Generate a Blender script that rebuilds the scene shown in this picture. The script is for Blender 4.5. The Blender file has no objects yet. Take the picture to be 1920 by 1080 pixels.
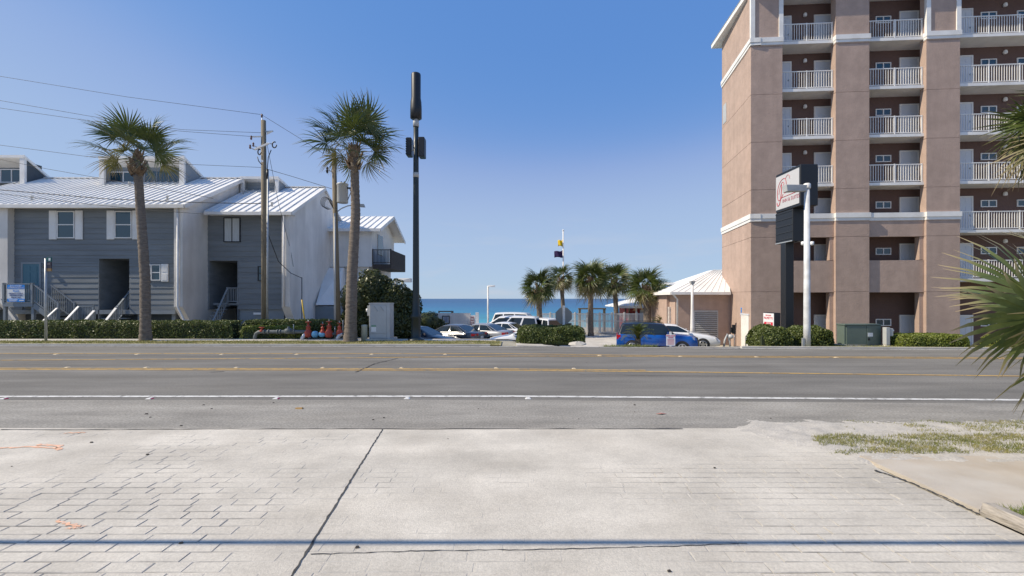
import bpy, math, random
import numpy as np
from mathutils import Vector, Matrix, noise

R = math.radians
random.seed(7)
SC = bpy.context.scene
COL = SC.collection
F, CH = 853.0, 2.15            # focal length in photo pixels (16 mm lens), eye height above the road

# ------------------------------------------------------------------ camera, sky, sun, exposure
cam_d = bpy.data.cameras.new('camera')
cam = bpy.data.objects.new('camera', cam_d); COL.objects.link(cam)
cam.location = (0, 0, CH); cam.rotation_euler = (R(90), 0, 0)
cam_d.lens = 36 * F / 1920; cam_d.sensor_width = 36; cam_d.shift_y = 20 / 1920
cam_d.clip_start = 0.1; cam_d.clip_end = 60000
SC.camera = cam

SUN_H = (0.988, 0.155)
SUN_AZ, SUN_EL = math.atan2(-SUN_H[0], -SUN_H[1]), R(43)     # clockwise from +Y: from the left, a little behind the camera
W = bpy.data.worlds.new('World'); SC.world = W; W.use_nodes = True
wn = W.node_tree.nodes; wl_ = W.node_tree.links
bg = wn['Background']; sky = wn.new('ShaderNodeTexSky'); sky.sky_type = 'NISHITA'
sky.sun_disc = False; sky.sun_elevation = SUN_EL; sky.sun_rotation = SUN_AZ
sky.air_density = 1.0; sky.dust_density = 0.0; sky.ozone_density = 2.0; sky.altitude = 0
gm = wn.new('ShaderNodeGamma'); gm.inputs[1].default_value = 0.72
wl_.new(sky.outputs[0], gm.inputs[0]); bg.inputs[1].default_value = 0.13
v1 = wn.new('ShaderNodeVectorMath'); v1.operation = 'SCALE'; v1.inputs['Scale'].default_value = 0.13
v2 = wn.new('ShaderNodeVectorMath'); v2.operation = 'SCALE'; v2.inputs['Scale'].default_value = 1 / 0.13
cv = wn.new('ShaderNodeRGBCurve')      # colour grade of the whole sky, the same in every direction
for ci, pts in enumerate((((.03, .085), (.08, .098), (.14, .115), (.21, .29), (.26, .35), (.55, .43), (1, .62)), ((.05, .20), (.12, .23), (.205, .265), (.31, .43), (.36, .48), (.54, .55), (1, .70)), ((.10, .48), (.20, .56), (.31, .61), (.46, .71), (.6, .74), (1, .82)))):
    c = cv.mapping.curves[ci]; c.points[0].location = (0, 0); c.points[1].location = pts[-1]
    for q in pts[:-1]: c.points.new(*q)
cv.mapping.update()
wl_.new(gm.outputs[0], v1.inputs[0]); wl_.new(v1.outputs[0], cv.inputs['Color']); wl_.new(cv.outputs[0], v2.inputs[0]); tcw = wn.new('ShaderNodeTexCoord'); sxw = wn.new('ShaderNodeSeparateXYZ'); wl_.new(tcw.outputs['Generated'], sxw.inputs[0])
mpw = wn.new('ShaderNodeMapping'); mpw.inputs['Scale'].default_value = (3.2, 3.2, 17); wl_.new(tcw.outputs['Generated'], mpw.inputs[0])
now = wn.new('ShaderNodeTexNoise'); now.inputs['Scale'].default_value = 1.6; now.inputs['Detail'].default_value = 7; wl_.new(mpw.outputs[0], now.inputs[0])
mra = wn.new('ShaderNodeMapRange'); mra.inputs[1].default_value = .53; mra.inputs[2].default_value = .78; wl_.new(now.outputs[0], mra.inputs[0])
mrb = wn.new('ShaderNodeMapRange'); mrb.inputs[1].default_value = .20; mrb.inputs[2].default_value = .03; mrb.inputs[3].default_value = 0; mrb.inputs[4].default_value = .55; wl_.new(sxw.outputs['Z'], mrb.inputs[0])
mlw = wn.new('ShaderNodeMath'); mlw.operation = 'MULTIPLY'; wl_.new(mra.outputs[0], mlw.inputs[0]); wl_.new(mrb.outputs[0], mlw.inputs[1])
mxw = wn.new('ShaderNodeMix'); mxw.data_type = 'RGBA'; mxw.inputs[7].default_value = (4.5, 4.6, 5.0, 1); wl_.new(mlw.outputs[0], mxw.inputs[0]); wl_.new(v2.outputs[0], mxw.inputs[6]); wl_.new(mxw.outputs[2], bg.inputs[0])
sd = bpy.data.lights.new('sun', 'SUN'); sd.energy = 5.0; sd.angle = R(0.53); sd.color = (1, 0.89, 0.71)
sun = bpy.data.objects.new('sun', sd); COL.objects.link(sun)
SV = Vector((math.sin(SUN_AZ) * math.cos(SUN_EL), math.cos(SUN_AZ) * math.cos(SUN_EL), math.sin(SUN_EL)))
sun.rotation_euler = SV.to_track_quat('Z', 'Y').to_euler(); sun.location = (-30, -10, 40)
SC.view_settings.view_transform = 'Standard'; SC.view_settings.look = 'None'
SC.view_settings.exposure = 0.1; SC.view_settings.gamma = 1

# ------------------------------------------------------------------ helpers
def P(x, y, Y): return Vector(((x - 960) / F * Y, Y, CH + (560 - y) / F * Y))
def PX(x, Y): return (x - 960) / F * Y
def PZ(y, Y): return CH + (560 - y) / F * Y
def lerp(a, b, t): return a + (b - a) * t
def sstep(a, b, x):
    t = min(1, max(0, (x - a) / (b - a))); return t * t * (3 - 2 * t)
def pw(pts):
    xs = [p[0] for p in pts]; ys = [p[1] for p in pts]
    return lambda x: float(np.interp(x, xs, ys))

MATS = {}
def mat(name, col, rough=0.8, var=0.0, scale=4.0, bump=0.0, bscale=40.0, metal=0.0, spec=0.5, coat=0.0, col2=None,
        stretch=(1, 1, 1), trans=0.0, emit=None, dirt=0.0, dscale=0.6):
    if name in MATS: return MATS[name]
    m = bpy.data.materials.new(name); m.use_nodes = True
    nt = m.node_tree; N = nt.nodes; L = nt.links; b = N['Principled BSDF']
    b.inputs['Roughness'].default_value = rough; b.inputs['Metallic'].default_value = metal
    b.inputs['Specular IOR Level'].default_value = spec; b.inputs['Coat Weight'].default_value = coat
    b.inputs['Coat Roughness'].default_value = 0.05
    b.inputs['Base Color'].default_value = (*col, 1)
    tc = N.new('ShaderNodeNewGeometry'); mp = N.new('ShaderNodeMapping'); mp.inputs['Scale'].default_value = stretch
    L.new(tc.outputs['Position'], mp.inputs[0])
    out = None
    if var > 0 or col2:
        no = N.new('ShaderNodeTexNoise'); no.inputs['Scale'].default_value = scale; no.inputs['Detail'].default_value = 6
        no.inputs['Roughness'].default_value = 0.65
        L.new(mp.outputs[0], no.inputs[0])
        mx = N.new('ShaderNodeMix'); mx.data_type = 'RGBA'
        c2 = col2 or tuple(c * (1 - var) for c in col); c1 = col if col2 else tuple(min(1, c * (1 + var)) for c in col)
        mx.inputs[6].default_value = (*c1, 1); mx.inputs[7].default_value = (*c2, 1)
        rp = N.new('ShaderNodeMapRange'); rp.inputs[1].default_value = 0.35; rp.inputs[2].default_value = 0.65
        L.new(no.outputs[0], rp.inputs[0]); L.new(rp.outputs[0], mx.inputs[0]); out = mx.outputs[2]
    if dirt > 0:
        n2 = N.new('ShaderNodeTexNoise'); n2.inputs['Scale'].default_value = dscale; n2.inputs['Detail'].default_value = 8
        L.new(mp.outputs[0], n2.inputs[0])
        r2 = N.new('ShaderNodeMapRange'); r2.inputs[1].default_value = 0.42; r2.inputs[2].default_value = 0.72
        r2.inputs[3].default_value = 0.0; r2.inputs[4].default_value = dirt; L.new(n2.outputs[0], r2.inputs[0])
        mx = N.new('ShaderNodeMix'); mx.data_type = 'RGBA'; mx.blend_type = 'MULTIPLY'
        L.new(r2.outputs[0], mx.inputs[0]); mx.inputs[7].default_value = (0.35, 0.31, 0.26, 1)
        if out: L.new(out, mx.inputs[6])
        else: mx.inputs[6].default_value = (*col, 1)
        out = mx.outputs[2]
    if out: L.new(out, b.inputs['Base Color'])
    if bump > 0:
        nb = N.new('ShaderNodeTexNoise'); nb.inputs['Scale'].default_value = bscale; nb.inputs['Detail'].default_value = 5
        L.new(mp.outputs[0], nb.inputs[0])
        bp = N.new('ShaderNodeBump'); bp.inputs['Strength'].default_value = bump; bp.inputs['Distance'].default_value = 0.02
        L.new(nb.outputs[0], bp.inputs['Height']); L.new(bp.outputs[0], b.inputs['Normal'])
    if trans > 0:
        tr = N.new('ShaderNodeBsdfTranslucent'); ms = N.new('ShaderNodeMixShader'); ms.inputs[0].default_value = trans
        if out: L.new(out, tr.inputs[0])
        else: tr.inputs[0].default_value = (*col, 1)
        L.new(b.outputs[0], ms.inputs[1]); L.new(tr.outputs[0], ms.inputs[2]); L.new(ms.outputs[0], N['Material Output'].inputs[0])
    MATS[name] = m
    return m

def frond_mat(name, green, green2, tan, amt):
    m = mat(name, green, 0.45, col2=green2, scale=3.0, trans=0.22, spec=0.55)
    nt = m.node_tree; N = nt.nodes; L = nt.links; b = N['Principled BSDF']
    src = b.inputs['Base Color'].links[0].from_socket
    at = N.new('ShaderNodeAttribute'); at.attribute_name = 'tip'
    mr = N.new('ShaderNodeMapRange'); mr.inputs[1].default_value = 1 - amt; mr.inputs[2].default_value = 1.05
    L.new(at.outputs['Fac'], mr.inputs[0])
    mx = N.new('ShaderNodeMix'); mx.data_type = 'RGBA'; L.new(mr.outputs[0], mx.inputs[0]); L.new(src, mx.inputs[6])
    mx.inputs[7].default_value = (*tan, 1)
    L.new(mx.outputs[2], b.inputs['Base Color'])
    for n in N:
        if n.type == 'BSDF_TRANSLUCENT': L.new(mx.outputs[2], n.inputs[0])
    return m

ORG = {}
def org(o):
    return ORG.get(o.name, Vector((0, 0, 0))) if o else Vector((0, 0, 0))

def tag(o, label=None, cat=None, group=None, kind=None):
    if label: o['label'] = label
    if cat: o['category'] = cat
    if group: o['group'] = group
    if kind: o['kind'] = kind
    return o

def thing(name, label, cat, loc=(0, 0, 0), rz=0, group=None):
    o = bpy.data.objects.new(name, None); COL.objects.link(o); o.empty_display_size = 0.2
    o.location = loc; o.rotation_euler = (0, 0, rz); ORG[o.name] = Vector(loc)
    return tag(o, label, cat, group)

def link(name, me, parent=None, loc=None):
    o = bpy.data.objects.new(name, me); COL.objects.link(o)
    if parent: o.parent = parent
    if loc is not None: o.location = loc
    return o

class MB:
    def __init__(s): s.v = []; s.f = []; s.sm = []
    def add(s, vs, fs, smooth=False):
        k = len(s.v); s.v += [tuple(v) for v in vs]
        for f in fs: s.f.append(tuple(i + k for i in f)); s.sm.append(smooth)
        return s
    def box(s, x0, x1, y0, y1, z0, z1):
        if x0 > x1: x0, x1 = x1, x0
        if y0 > y1: y0, y1 = y1, y0
        if z0 > z1: z0, z1 = z1, z0
        vs = [(x, y, z) for z in (z0, z1) for y in (y0, y1) for x in (x0, x1)]
        return s.add(vs, [(0, 2, 3, 1), (4, 5, 7, 6), (0, 1, 5, 4), (2, 6, 7, 3), (0, 4, 6, 2), (1, 3, 7, 5)])
    def hexa(s, b, t):            # b, t: four points each (same winding seen from above, counter-clockwise)
        return s.add(list(b) + list(t), [(3, 2, 1, 0), (4, 5, 6, 7), (0, 1, 5, 4), (1, 2, 6, 5), (2, 3, 7, 6), (3, 0, 4, 7)])
    def pbox(s, x0, y0, x1, y1, Y, d): return s.box(PX(x0, Y), PX(x1, Y), Y, Y + d, PZ(y1, Y), PZ(y0, Y))
    def prism(s, poly, off):      # poly: 3D polygon, off: extrusion vector
        n = len(poly); a = [Vector(p) for p in poly]; o = Vector(off); b = [p + o for p in a]
        nr = Vector((0, 0, 0))
        for i in range(n): nr += a[i].cross(a[(i + 1) % n])
        fs = [tuple(range(n - 1, -1, -1)), tuple(range(n, 2 * n))] + [(i, (i + 1) % n, n + (i + 1) % n, n + i) for i in range(n)]
        if nr.dot(o) < 0: fs = [tuple(reversed(f)) for f in fs]
        return s.add(a + b, fs)
    def beam(s, p, q, w, h=None, up=(0, 0, 1)):
        p, q = Vector(p), Vector(q); d = (q - p).normalized(); h = h or w
        u = Vector(up)
        if abs(d.dot(u)) > 0.97: u = Vector((0, 1, 0))
        sx = d.cross(u).normalized() * w / 2; sy = sx.cross(d).normalized() * h / 2
        ring = lambda c: [c - sx - sy, c + sx - sy, c + sx + sy, c - sx + sy]
        return s.add(ring(p) + ring(q), [(0, 1, 2, 3), (7, 6, 5, 4), (0, 4, 5, 1), (1, 5, 6, 2), (2, 6, 7, 3), (3, 7, 4, 0)])
    def tube(s, pts, rad, n=8, cap=True):
        pts = [Vector(p) for p in pts]; k = len(pts)
        rr = rad if isinstance(rad, (list, tuple)) else [rad] * k
        vs = []; prev = None
        for i, p in enumerate(pts):
            d = (pts[min(i + 1, k - 1)] - pts[max(i - 1, 0)]).normalized()
            u = prev if prev is not None else (Vector((0, 0, 1)) if abs(d.z) < 0.9 else Vector((0, 1, 0)))
            a = d.cross(u)
            a = a.normalized() if a.length > 1e-6 else Vector((1, 0, 0)); u = a.cross(d).normalized(); prev = u
            for j in range(n):
                t = 2 * math.pi * j / n; vs.append(p + (a * math.cos(t) + u * math.sin(t)) * rr[i])
        fs = []
        for i in range(k - 1):
            for j in range(n):
                j2 = (j + 1) % n; fs.append((i * n + j, i * n + j2, (i + 1) * n + j2, (i + 1) * n + j))
        s.add(vs, fs, True)
        if cap:
            b = len(s.v) - len(vs)
            s.f.append(tuple(b + j for j in range(n - 1, -1, -1))); s.sm.append(False)
            s.f.append(tuple(b + (k - 1) * n + j for j in range(n))); s.sm.append(False)
        return s
    def lathe(s, c, prof, n=16, axis='z'):   # prof: list of (radius, along)
        ax = {'z': (Vector((1, 0, 0)), Vector((0, 1, 0)), Vector((0, 0, 1))), 'y': (Vector((0, 0, 1)), Vector((1, 0, 0)), Vector((0, 1, 0))),
              'x': (Vector((0, 1, 0)), Vector((0, 0, 1)), Vector((1, 0, 0)))}[axis]
        c = Vector(c); vs = []; k = len(prof)
        for r, h in prof:
            for j in range(n):
                t = 2 * math.pi * j / n; vs.append(c + ax[2] * h + (ax[0] * math.cos(t) + ax[1] * math.sin(t)) * r)
        fs = [(i * n + j, i * n + (j + 1) % n, (i + 1) * n + (j + 1) % n, (i + 1) * n + j) for i in range(k - 1) for j in range(n)]
        s.add(vs, fs, True); b = len(s.v) - len(vs)
        s.f.append(tuple(b + j for j in range(n - 1, -1, -1))); s.sm.append(False)
        s.f.append(tuple(b + (k - 1) * n + j for j in range(n))); s.sm.append(False)
        return s
    def mesh(s, name, m=None, off=(0, 0, 0)):
        me = bpy.data.meshes.new(name); o = Vector(off)
        me.from_pydata([(v[0] - o.x, v[1] - o.y, v[2] - o.z) for v in s.v], [], s.f)
        if any(s.sm): me.polygons.foreach_set('use_smooth', s.sm)
        if m: me.materials.append(m)
        return me
    def build(s, name, m, parent=None, bev=0, local=False, seg=1):
        if parent is None and s.v and not local:
            a = np.array(s.v); c = Vector(((a[:, 0].min() + a[:, 0].max()) / 2, (a[:, 1].min() + a[:, 1].max()) / 2, a[:, 2].min()))
            o = link(name, s.mesh(name, m, c), None, c)
            ORG[o.name] = c
        else:
            o = link(name, s.mesh(name, m, (0, 0, 0) if local else org(parent)), parent)
            ORG[o.name] = org(parent)
        if bev:
            b = o.modifiers.new('bevel', 'BEVEL'); b.width = bev; b.segments = seg; b.limit_method = 'ANGLE'; b.angle_limit = R(50)
        return o

def npmesh(name, V, Fc, m, tip=None, smooth=False):
    me = bpy.data.meshes.new(name); V = np.asarray(V, np.float32); Fc = np.asarray(Fc, np.int32); k = Fc.shape[1]
    me.vertices.add(len(V)); me.vertices.foreach_set('co', V.ravel())
    me.loops.add(Fc.size); me.loops.foreach_set('vertex_index', Fc.ravel())
    me.polygons.add(len(Fc)); me.polygons.foreach_set('loop_start', np.arange(0, Fc.size, k, dtype=np.int32))
    me.polygons.foreach_set('loop_total', np.full(len(Fc), k, np.int32))
    if tip is not None:
        a = me.attributes.new('tip', 'FLOAT', 'POINT'); a.data.foreach_set('value', np.asarray(tip, np.float32))
    me.update(calc_edges=True); me.materials.append(m)
    return me

def text(name, body, size, M, m, parent, ext=0.004, spacing=1.0, shear=0.0, xs=1.0):
    cu = bpy.data.curves.new('t', 'FONT'); cu.body = body; cu.size = size; cu.align_x = 'CENTER'; cu.align_y = 'CENTER'
    cu.extrude = ext; cu.space_character = spacing; cu.shear = shear; cu.resolution_u = 3
    to = bpy.data.objects.new('t', cu); COL.objects.link(to)
    dg = bpy.context.evaluated_depsgraph_get(); me = bpy.data.meshes.new_from_object(to.evaluated_get(dg))
    bpy.data.objects.remove(to); me.transform(Matrix.Diagonal((xs, 1, 1, 1))); me.transform(M)
    me.transform(Matrix.Translation(-org(parent))); me.materials.clear(); me.materials.append(m)
    return link(name, me, parent)
def frameM(c, xdir, ydir):       # matrix whose local x, y map to the given directions
    x = Vector(xdir).normalized(); y = Vector(ydir).normalized(); z = x.cross(y)
    M = Matrix((x, y, z)).transposed().to_4x4(); M.translation = Vector(c); return M

# ------------------------------------------------------------------ materials
ASPH = mat('asphalt', (0.18, 0.17, 0.152), 0.95, var=0.14, scale=1.2, bump=0.35, bscale=90, stretch=(0.25, 1, 1), dirt=0.25, dscale=0.9)
ASPH2 = mat('asphalt_shoulder', (0.29, 0.272, 0.24), 0.95, var=0.13, scale=1.6, bump=0.5, bscale=80, stretch=(0.4, 1, 1), dirt=0.25, dscale=1.2)
def speckle(m, sc, lo, hi, stretch=(1, 1, 1), a0=.3, a1=.7):
    nt = m.node_tree; N = nt.nodes; L = nt.links; b = N['Principled BSDF']; src = b.inputs['Base Color'].links[0].from_socket
    g = N.new('ShaderNodeNewGeometry'); no = N.new('ShaderNodeTexNoise'); no.inputs['Scale'].default_value = sc; no.inputs['Detail'].default_value = 3
    mp_ = N.new('ShaderNodeMapping'); mp_.inputs['Scale'].default_value = stretch; L.new(g.outputs['Position'], mp_.inputs[0]); L.new(mp_.outputs[0], no.inputs[0])
    mr = N.new('ShaderNodeMapRange'); mr.inputs[1].default_value = a0; mr.inputs[2].default_value = a1
    mr.inputs[3].default_value = lo; mr.inputs[4].default_value = hi; L.new(no.outputs[0], mr.inputs[0])
    mx = N.new('ShaderNodeMix'); mx.data_type = 'RGBA'; mx.blend_type = 'MULTIPLY'; mx.inputs[0].default_value = 1
    L.new(src, mx.inputs[6]); L.new(mr.outputs[0], mx.inputs[7]); L.new(mx.outputs[2], b.inputs['Base Color'])
speckle(ASPH, 28, 0.78, 1.22); speckle(ASPH2, 28, 0.74, 1.26)
PAVE = mat('stamped_concrete', (0.58, 0.535, 0.46), 0.95, var=0.1, scale=1.1, bump=0.35, bscale=70, dirt=0.28, dscale=0.8)
speckle(PAVE, 45, 0.88, 1.1)
SLAB = mat('tan_concrete', (0.52, 0.475, 0.41), 0.9, col2=(0.47, 0.40, 0.315), scale=0.9, bump=0.3, bscale=60, dirt=0.25, dscale=1.5)
CONC = mat('pale_concrete', (0.52, 0.49, 0.44), 0.9, var=0.1, scale=1.2, bump=0.2, bscale=40, dirt=0.2)
SAND = mat('sand', (0.54, 0.50, 0.44), 0.95, col2=(0.43, 0.40, 0.355), scale=2.5, bump=0.7, bscale=35, stretch=(1, 1.6, 1))
speckle(SAND, 40, 0.82, 1.15)
SOIL = mat('sandy_soil', (0.36, 0.33, 0.26), 0.95, var=0.2, scale=1.5, bump=0.4, bscale=30)
TURF = mat('dry_turf', (0.20, 0.20, 0.08), 0.95, col2=(0.33, 0.28, 0.15), scale=2.5, bump=0.6, bscale=60)
BLADE = mat('grass_blade', (0.17, 0.195, 0.045), 0.7, col2=(0.36, 0.32, 0.13), scale=2.2, trans=0.3)
BLADE2 = mat('green_grass_blade', (0.14, 0.21, 0.04), 0.7, col2=(0.30, 0.30, 0.10), scale=3, trans=0.3)
LINEW = mat('white_road_paint', (0.64, 0.63, 0.60), 0.8, var=0.06, scale=6, dirt=0.35, dscale=3)
LINEY = mat('yellow_road_paint', (0.56, 0.35, 0.10), 0.8, var=0.12, scale=5, dirt=0.4, dscale=3)
TAR = mat('dark_joint', (0.06, 0.058, 0.055), 0.95, var=0.4, scale=12)
ORANGE = mat('orange_marking_paint', (0.74, 0.43, 0.28), 0.9, var=0.2, scale=20)
WHITE = mat('white_paint', (0.80, 0.78, 0.75), 0.6, var=0.04, scale=2, dirt=0.2, dscale=1.2)
WSTUC = mat('white_stucco', (0.82, 0.78, 0.73), 0.95, var=0.05, scale=1.2, bump=0.5, bscale=25, dirt=0.30, dscale=0.5, stretch=(1, 1, 0.35))
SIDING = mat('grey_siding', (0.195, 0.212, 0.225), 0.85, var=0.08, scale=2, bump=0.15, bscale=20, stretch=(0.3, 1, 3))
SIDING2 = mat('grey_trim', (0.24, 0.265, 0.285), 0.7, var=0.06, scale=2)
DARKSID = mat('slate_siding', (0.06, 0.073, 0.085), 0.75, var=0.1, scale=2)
ROOFM = mat('white_metal_roof', (0.80, 0.79, 0.765), 0.6, var=0.04, scale=0.6, dirt=0.12, dscale=0.7, spec=0.12)
TEAL = mat('teal_door_paint', (0.06, 0.16, 0.21), 0.5)
GLASS = mat('window_glass', (0.015, 0.05, 0.075), 0.06, spec=0.9)
CURT = mat('curtain', (0.5, 0.52, 0.52), 0.9, var=0.15, scale=6, stretch=(6, 1, .3))
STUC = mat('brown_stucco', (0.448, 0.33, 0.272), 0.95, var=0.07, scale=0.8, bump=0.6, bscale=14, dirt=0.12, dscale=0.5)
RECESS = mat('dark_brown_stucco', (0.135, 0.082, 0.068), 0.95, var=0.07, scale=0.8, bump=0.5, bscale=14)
DARKMET = mat('dark_green_metal', (0.018, 0.028, 0.03), 0.4, spec=0.5)
BLACK = mat('black_metal', (0.012, 0.013, 0.016), 0.45)
RUB = mat('black_rubber', (0.018, 0.018, 0.018), 0.8)
GALV = mat('galvanised_steel', (0.42, 0.44, 0.45), 0.45, var=0.1, scale=5, metal=0.4)
LGREY = mat('light_grey_enamel', (0.46, 0.47, 0.47), 0.5, var=0.05, scale=3, dirt=0.2)
WOODP = mat('weathered_pole_wood', (0.20, 0.165, 0.115), 0.9, var=0.25, scale=6, stretch=(4, 4, .3), bump=.4, bscale=30)
WOODD = mat('dark_deck_wood', (0.065, 0.05, 0.042), 0.85, var=0.2, scale=5, stretch=(3, 3, .5))
WOODT = mat('grey_timber', (0.36, 0.32, 0.27), 0.9, var=0.3, scale=9, stretch=(6, .5, 3), bump=.6, bscale=25)
BARK = mat('palm_bark', (0.24, 0.195, 0.155), 0.95, col2=(0.13, 0.105, 0.085), scale=5, stretch=(1, 1, 3.5), bump=0.9, bscale=16)
BOOT = mat('palm_boot', (0.27, 0.19, 0.12), 0.9, col2=(0.13, 0.085, 0.05), scale=7)
FR1 = frond_mat('palm_leaf', (0.105, 0.132, 0.03), (0.055, 0.083, 0.02), (0.34, 0.28, 0.15), 0.25)
FR2 = frond_mat('old_palm_leaf', (0.20, 0.19, 0.06), (0.10, 0.11, 0.033), (0.40, 0.31, 0.18), 0.55)
FR3 = frond_mat('near_palm_leaf', (0.17, 0.20, 0.06), (0.085, 0.115, 0.033), (0.50, 0.38, 0.22), 0.42)
FRD = frond_mat('dead_palm_leaf', (0.30, 0.22, 0.12), (0.20, 0.14, 0.08), (0.40, 0.30, 0.18), 0.4)
HEDGE = mat('hedge_leaf', (0.055, 0.085, 0.016), 0.5, col2=(0.15, 0.175, 0.04), scale=9, trans=0.2)
HEDGEY = mat('yellow_green_hedge_leaf', (0.13, 0.17, 0.025), 0.5, col2=(0.24, 0.27, 0.045), scale=9, trans=0.25)
BUSH = mat('dark_shrub_leaf', (0.035, 0.052, 0.018), 0.4, col2=(0.12, 0.13, 0.04), scale=4, trans=0.15)
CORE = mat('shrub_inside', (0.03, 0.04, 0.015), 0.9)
REDP = mat('red_valve_paint', (0.38, 0.055, 0.03), 0.5, var=0.15, scale=12)
BLUEP = mat('light_blue_valve_paint', (0.16, 0.42, 0.62), 0.5, var=0.1, scale=12)
SILV = mat('silver_wrap', (0.55, 0.55, 0.55), 0.35, metal=0.6)
GREENB = mat('green_transformer_paint', (0.115, 0.15, 0.125), 0.5, var=0.06, scale=3)
SIGNW = mat('sign_white', (0.78, 0.78, 0.78), 0.45)
SIGNR = mat('sign_red', (0.58, 0.02, 0.05), 0.5)
SIGNB = mat('sign_blue', (0.01, 0.25, 0.75), 0.5)
NAVY = mat('sign_navy_ink', (0.05, 0.09, 0.28), 0.5)
CAN = mat('transformer_can_grey', (0.47, 0.48, 0.48), 0.45)
DOORW = mat('white_door', (0.62, 0.64, 0.68), 0.5)
WIRE = mat('wire_black', (0.02, 0.022, 0.025), 0.6)
INS = mat('brown_porcelain', (0.14, 0.06, 0.04), 0.3)
REDHUT = mat('red_hut_paint', (0.25, 0.025, 0.025), 0.7)
YELF = mat('yellow_flag', (0.85, 0.62, 0.02), 0.8, trans=0.3)
PURF = mat('purple_flag', (0.045, 0.02, 0.10), 0.8, trans=0.3)

speckle(ASPH, 1, .80, 1.14, (.03, 1.15, 1)); speckle(ASPH2, 1, .86, 1.12, (.12, 1.5, 1))
speckle(STUC, 1, .93, 1.05, (2.2, 2.2, .15)); speckle(STUC, .5, .90, 1.07); speckle(STUC, 3, .94, 1.05)
speckle(WSTUC, 1, .92, 1.04, (1.6, 1.6, .2)); speckle(WSTUC, .6, .90, 1.05); speckle(SIDING, 1, .86, 1.12, (.25, 1, 2.5)); speckle(PAVE, .9, .86, 1.06, (.35, 1.6, 1))
def worn(m, under, sc):       # chipped paint that lets the asphalt show
    nt = m.node_tree; N = nt.nodes; L = nt.links; b = N['Principled BSDF']; src = b.inputs['Base Color'].links[0].from_socket
    g = N.new('ShaderNodeNewGeometry'); no = N.new('ShaderNodeTexNoise'); no.inputs['Scale'].default_value = sc; no.inputs['Detail'].default_value = 8; no.inputs['Roughness'].default_value = .75
    L.new(g.outputs['Position'], no.inputs[0]); mr = N.new('ShaderNodeMapRange'); mr.inputs[1].default_value = .53; mr.inputs[2].default_value = .62; L.new(no.outputs[0], mr.inputs[0])
    mx = N.new('ShaderNodeMix'); mx.data_type = 'RGBA'; L.new(mr.outputs[0], mx.inputs[0]); L.new(src, mx.inputs[6]); mx.inputs[7].default_value = (*under, 1); L.new(mx.outputs[2], b.inputs['Base Color'])
worn(LINEW, (.2, .195, .185), 6); worn(LINEY, (.2, .185, .16), 5); worn(ORANGE, (.54, .50, .45), 14)

# ------------------------------------------------------------------ terrain
fe = pw([(-150, 22), (-60, 21), (-23, 20.84), (0, 20.6), (5, 20.3), (10.2, 19.75), (21, 19.2), (60, 17.2), (150, 13)])   # far road edge
NE = 7.48                                                                                                                 # near road edge
def gz(X, Y):
    if Y < 18: return 0.0
    lot = sstep(-8.2, -6.6, X)
    s0 = lerp(23.7, 20.3, sstep(-0.2, 2.6, X)); ln = lerp(1.8, lerp(2.6, 4.5, sstep(10.2, 12, X)), sstep(0, 2, X))
    z = lerp(0.05 * sstep(20.5, 21.5, Y) * sstep(1.5, -1, X), -0.88, lot * sstep(s0, s0 + ln, Y))
    if X > -1 and Y > 20.5: z -= 0.05 * sstep(20.8, 23, Y) * sstep(9, 12, X)
    return lerp(z, -5.2, sstep(48, 74, Y))
def sheet(name, xs, y0, y1, ny, dz, m, kind='structure', parent=None, zf=gz):
    V = []; Fc = []
    for x in xs:
        a, b = y0(x), y1(x)
        for j in range(ny + 1):
            Y = a + (b - a) * j / ny; V.append((x, Y, zf(x, Y) + dz))
    k = ny + 1
    for i in range(len(xs) - 1):
        for j in range(ny): Fc.append((i * k + j, (i + 1) * k + j, (i + 1) * k + j + 1, i * k + j + 1))
    o = link(name, npmesh(name, V, Fc, m), parent)
    if kind and not parent: o['kind'] = kind
    return o
c_ = lambda v: (lambda x: v)
def rng(a, b, d):
    n = max(1, int(round((b - a) / d))); return [a + (b - a) * i / n for i in range(n + 1)]
XS = rng(-150, -40, 10) + rng(-40, 40, 0.8)[1:] + rng(40, 150, 10)[1:]
ys_ = rng(-25, 17, 7) + rng(17, 50, 0.35)[1:] + rng(50, 76, 1.5)[1:]
V = [(x, y, gz(x, y) - 0.03) for x in XS for y in ys_]; k = len(ys_)
Fc = [(i * k + j, (i + 1) * k + j, (i + 1) * k + j + 1, i * k + j + 1) for i in range(len(XS) - 1) for j in range(k - 1)]
o = link('ground', npmesh('ground', V, Fc, SOIL)); o['kind'] = 'structure'
XR = rng(-150, -40, 10) + rng(-40, 40, 1)[1:] + rng(40, 150, 10)[1:]
road = sheet('road', XR, c_(NE), fe, 12, 0.0, ASPH, zf=lambda x, y: 0)
wl = pw([(-60, 10.0), (-11.2, 9.97), (0, 10.0), (10.8, 9.63), (60, 7.9)])
sheet('road_shoulder', XR, c_(NE), lambda x: max(NE + .02, wl(x) - .35), 4, 0.004, ASPH2, zf=lambda x, y: 0)
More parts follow.
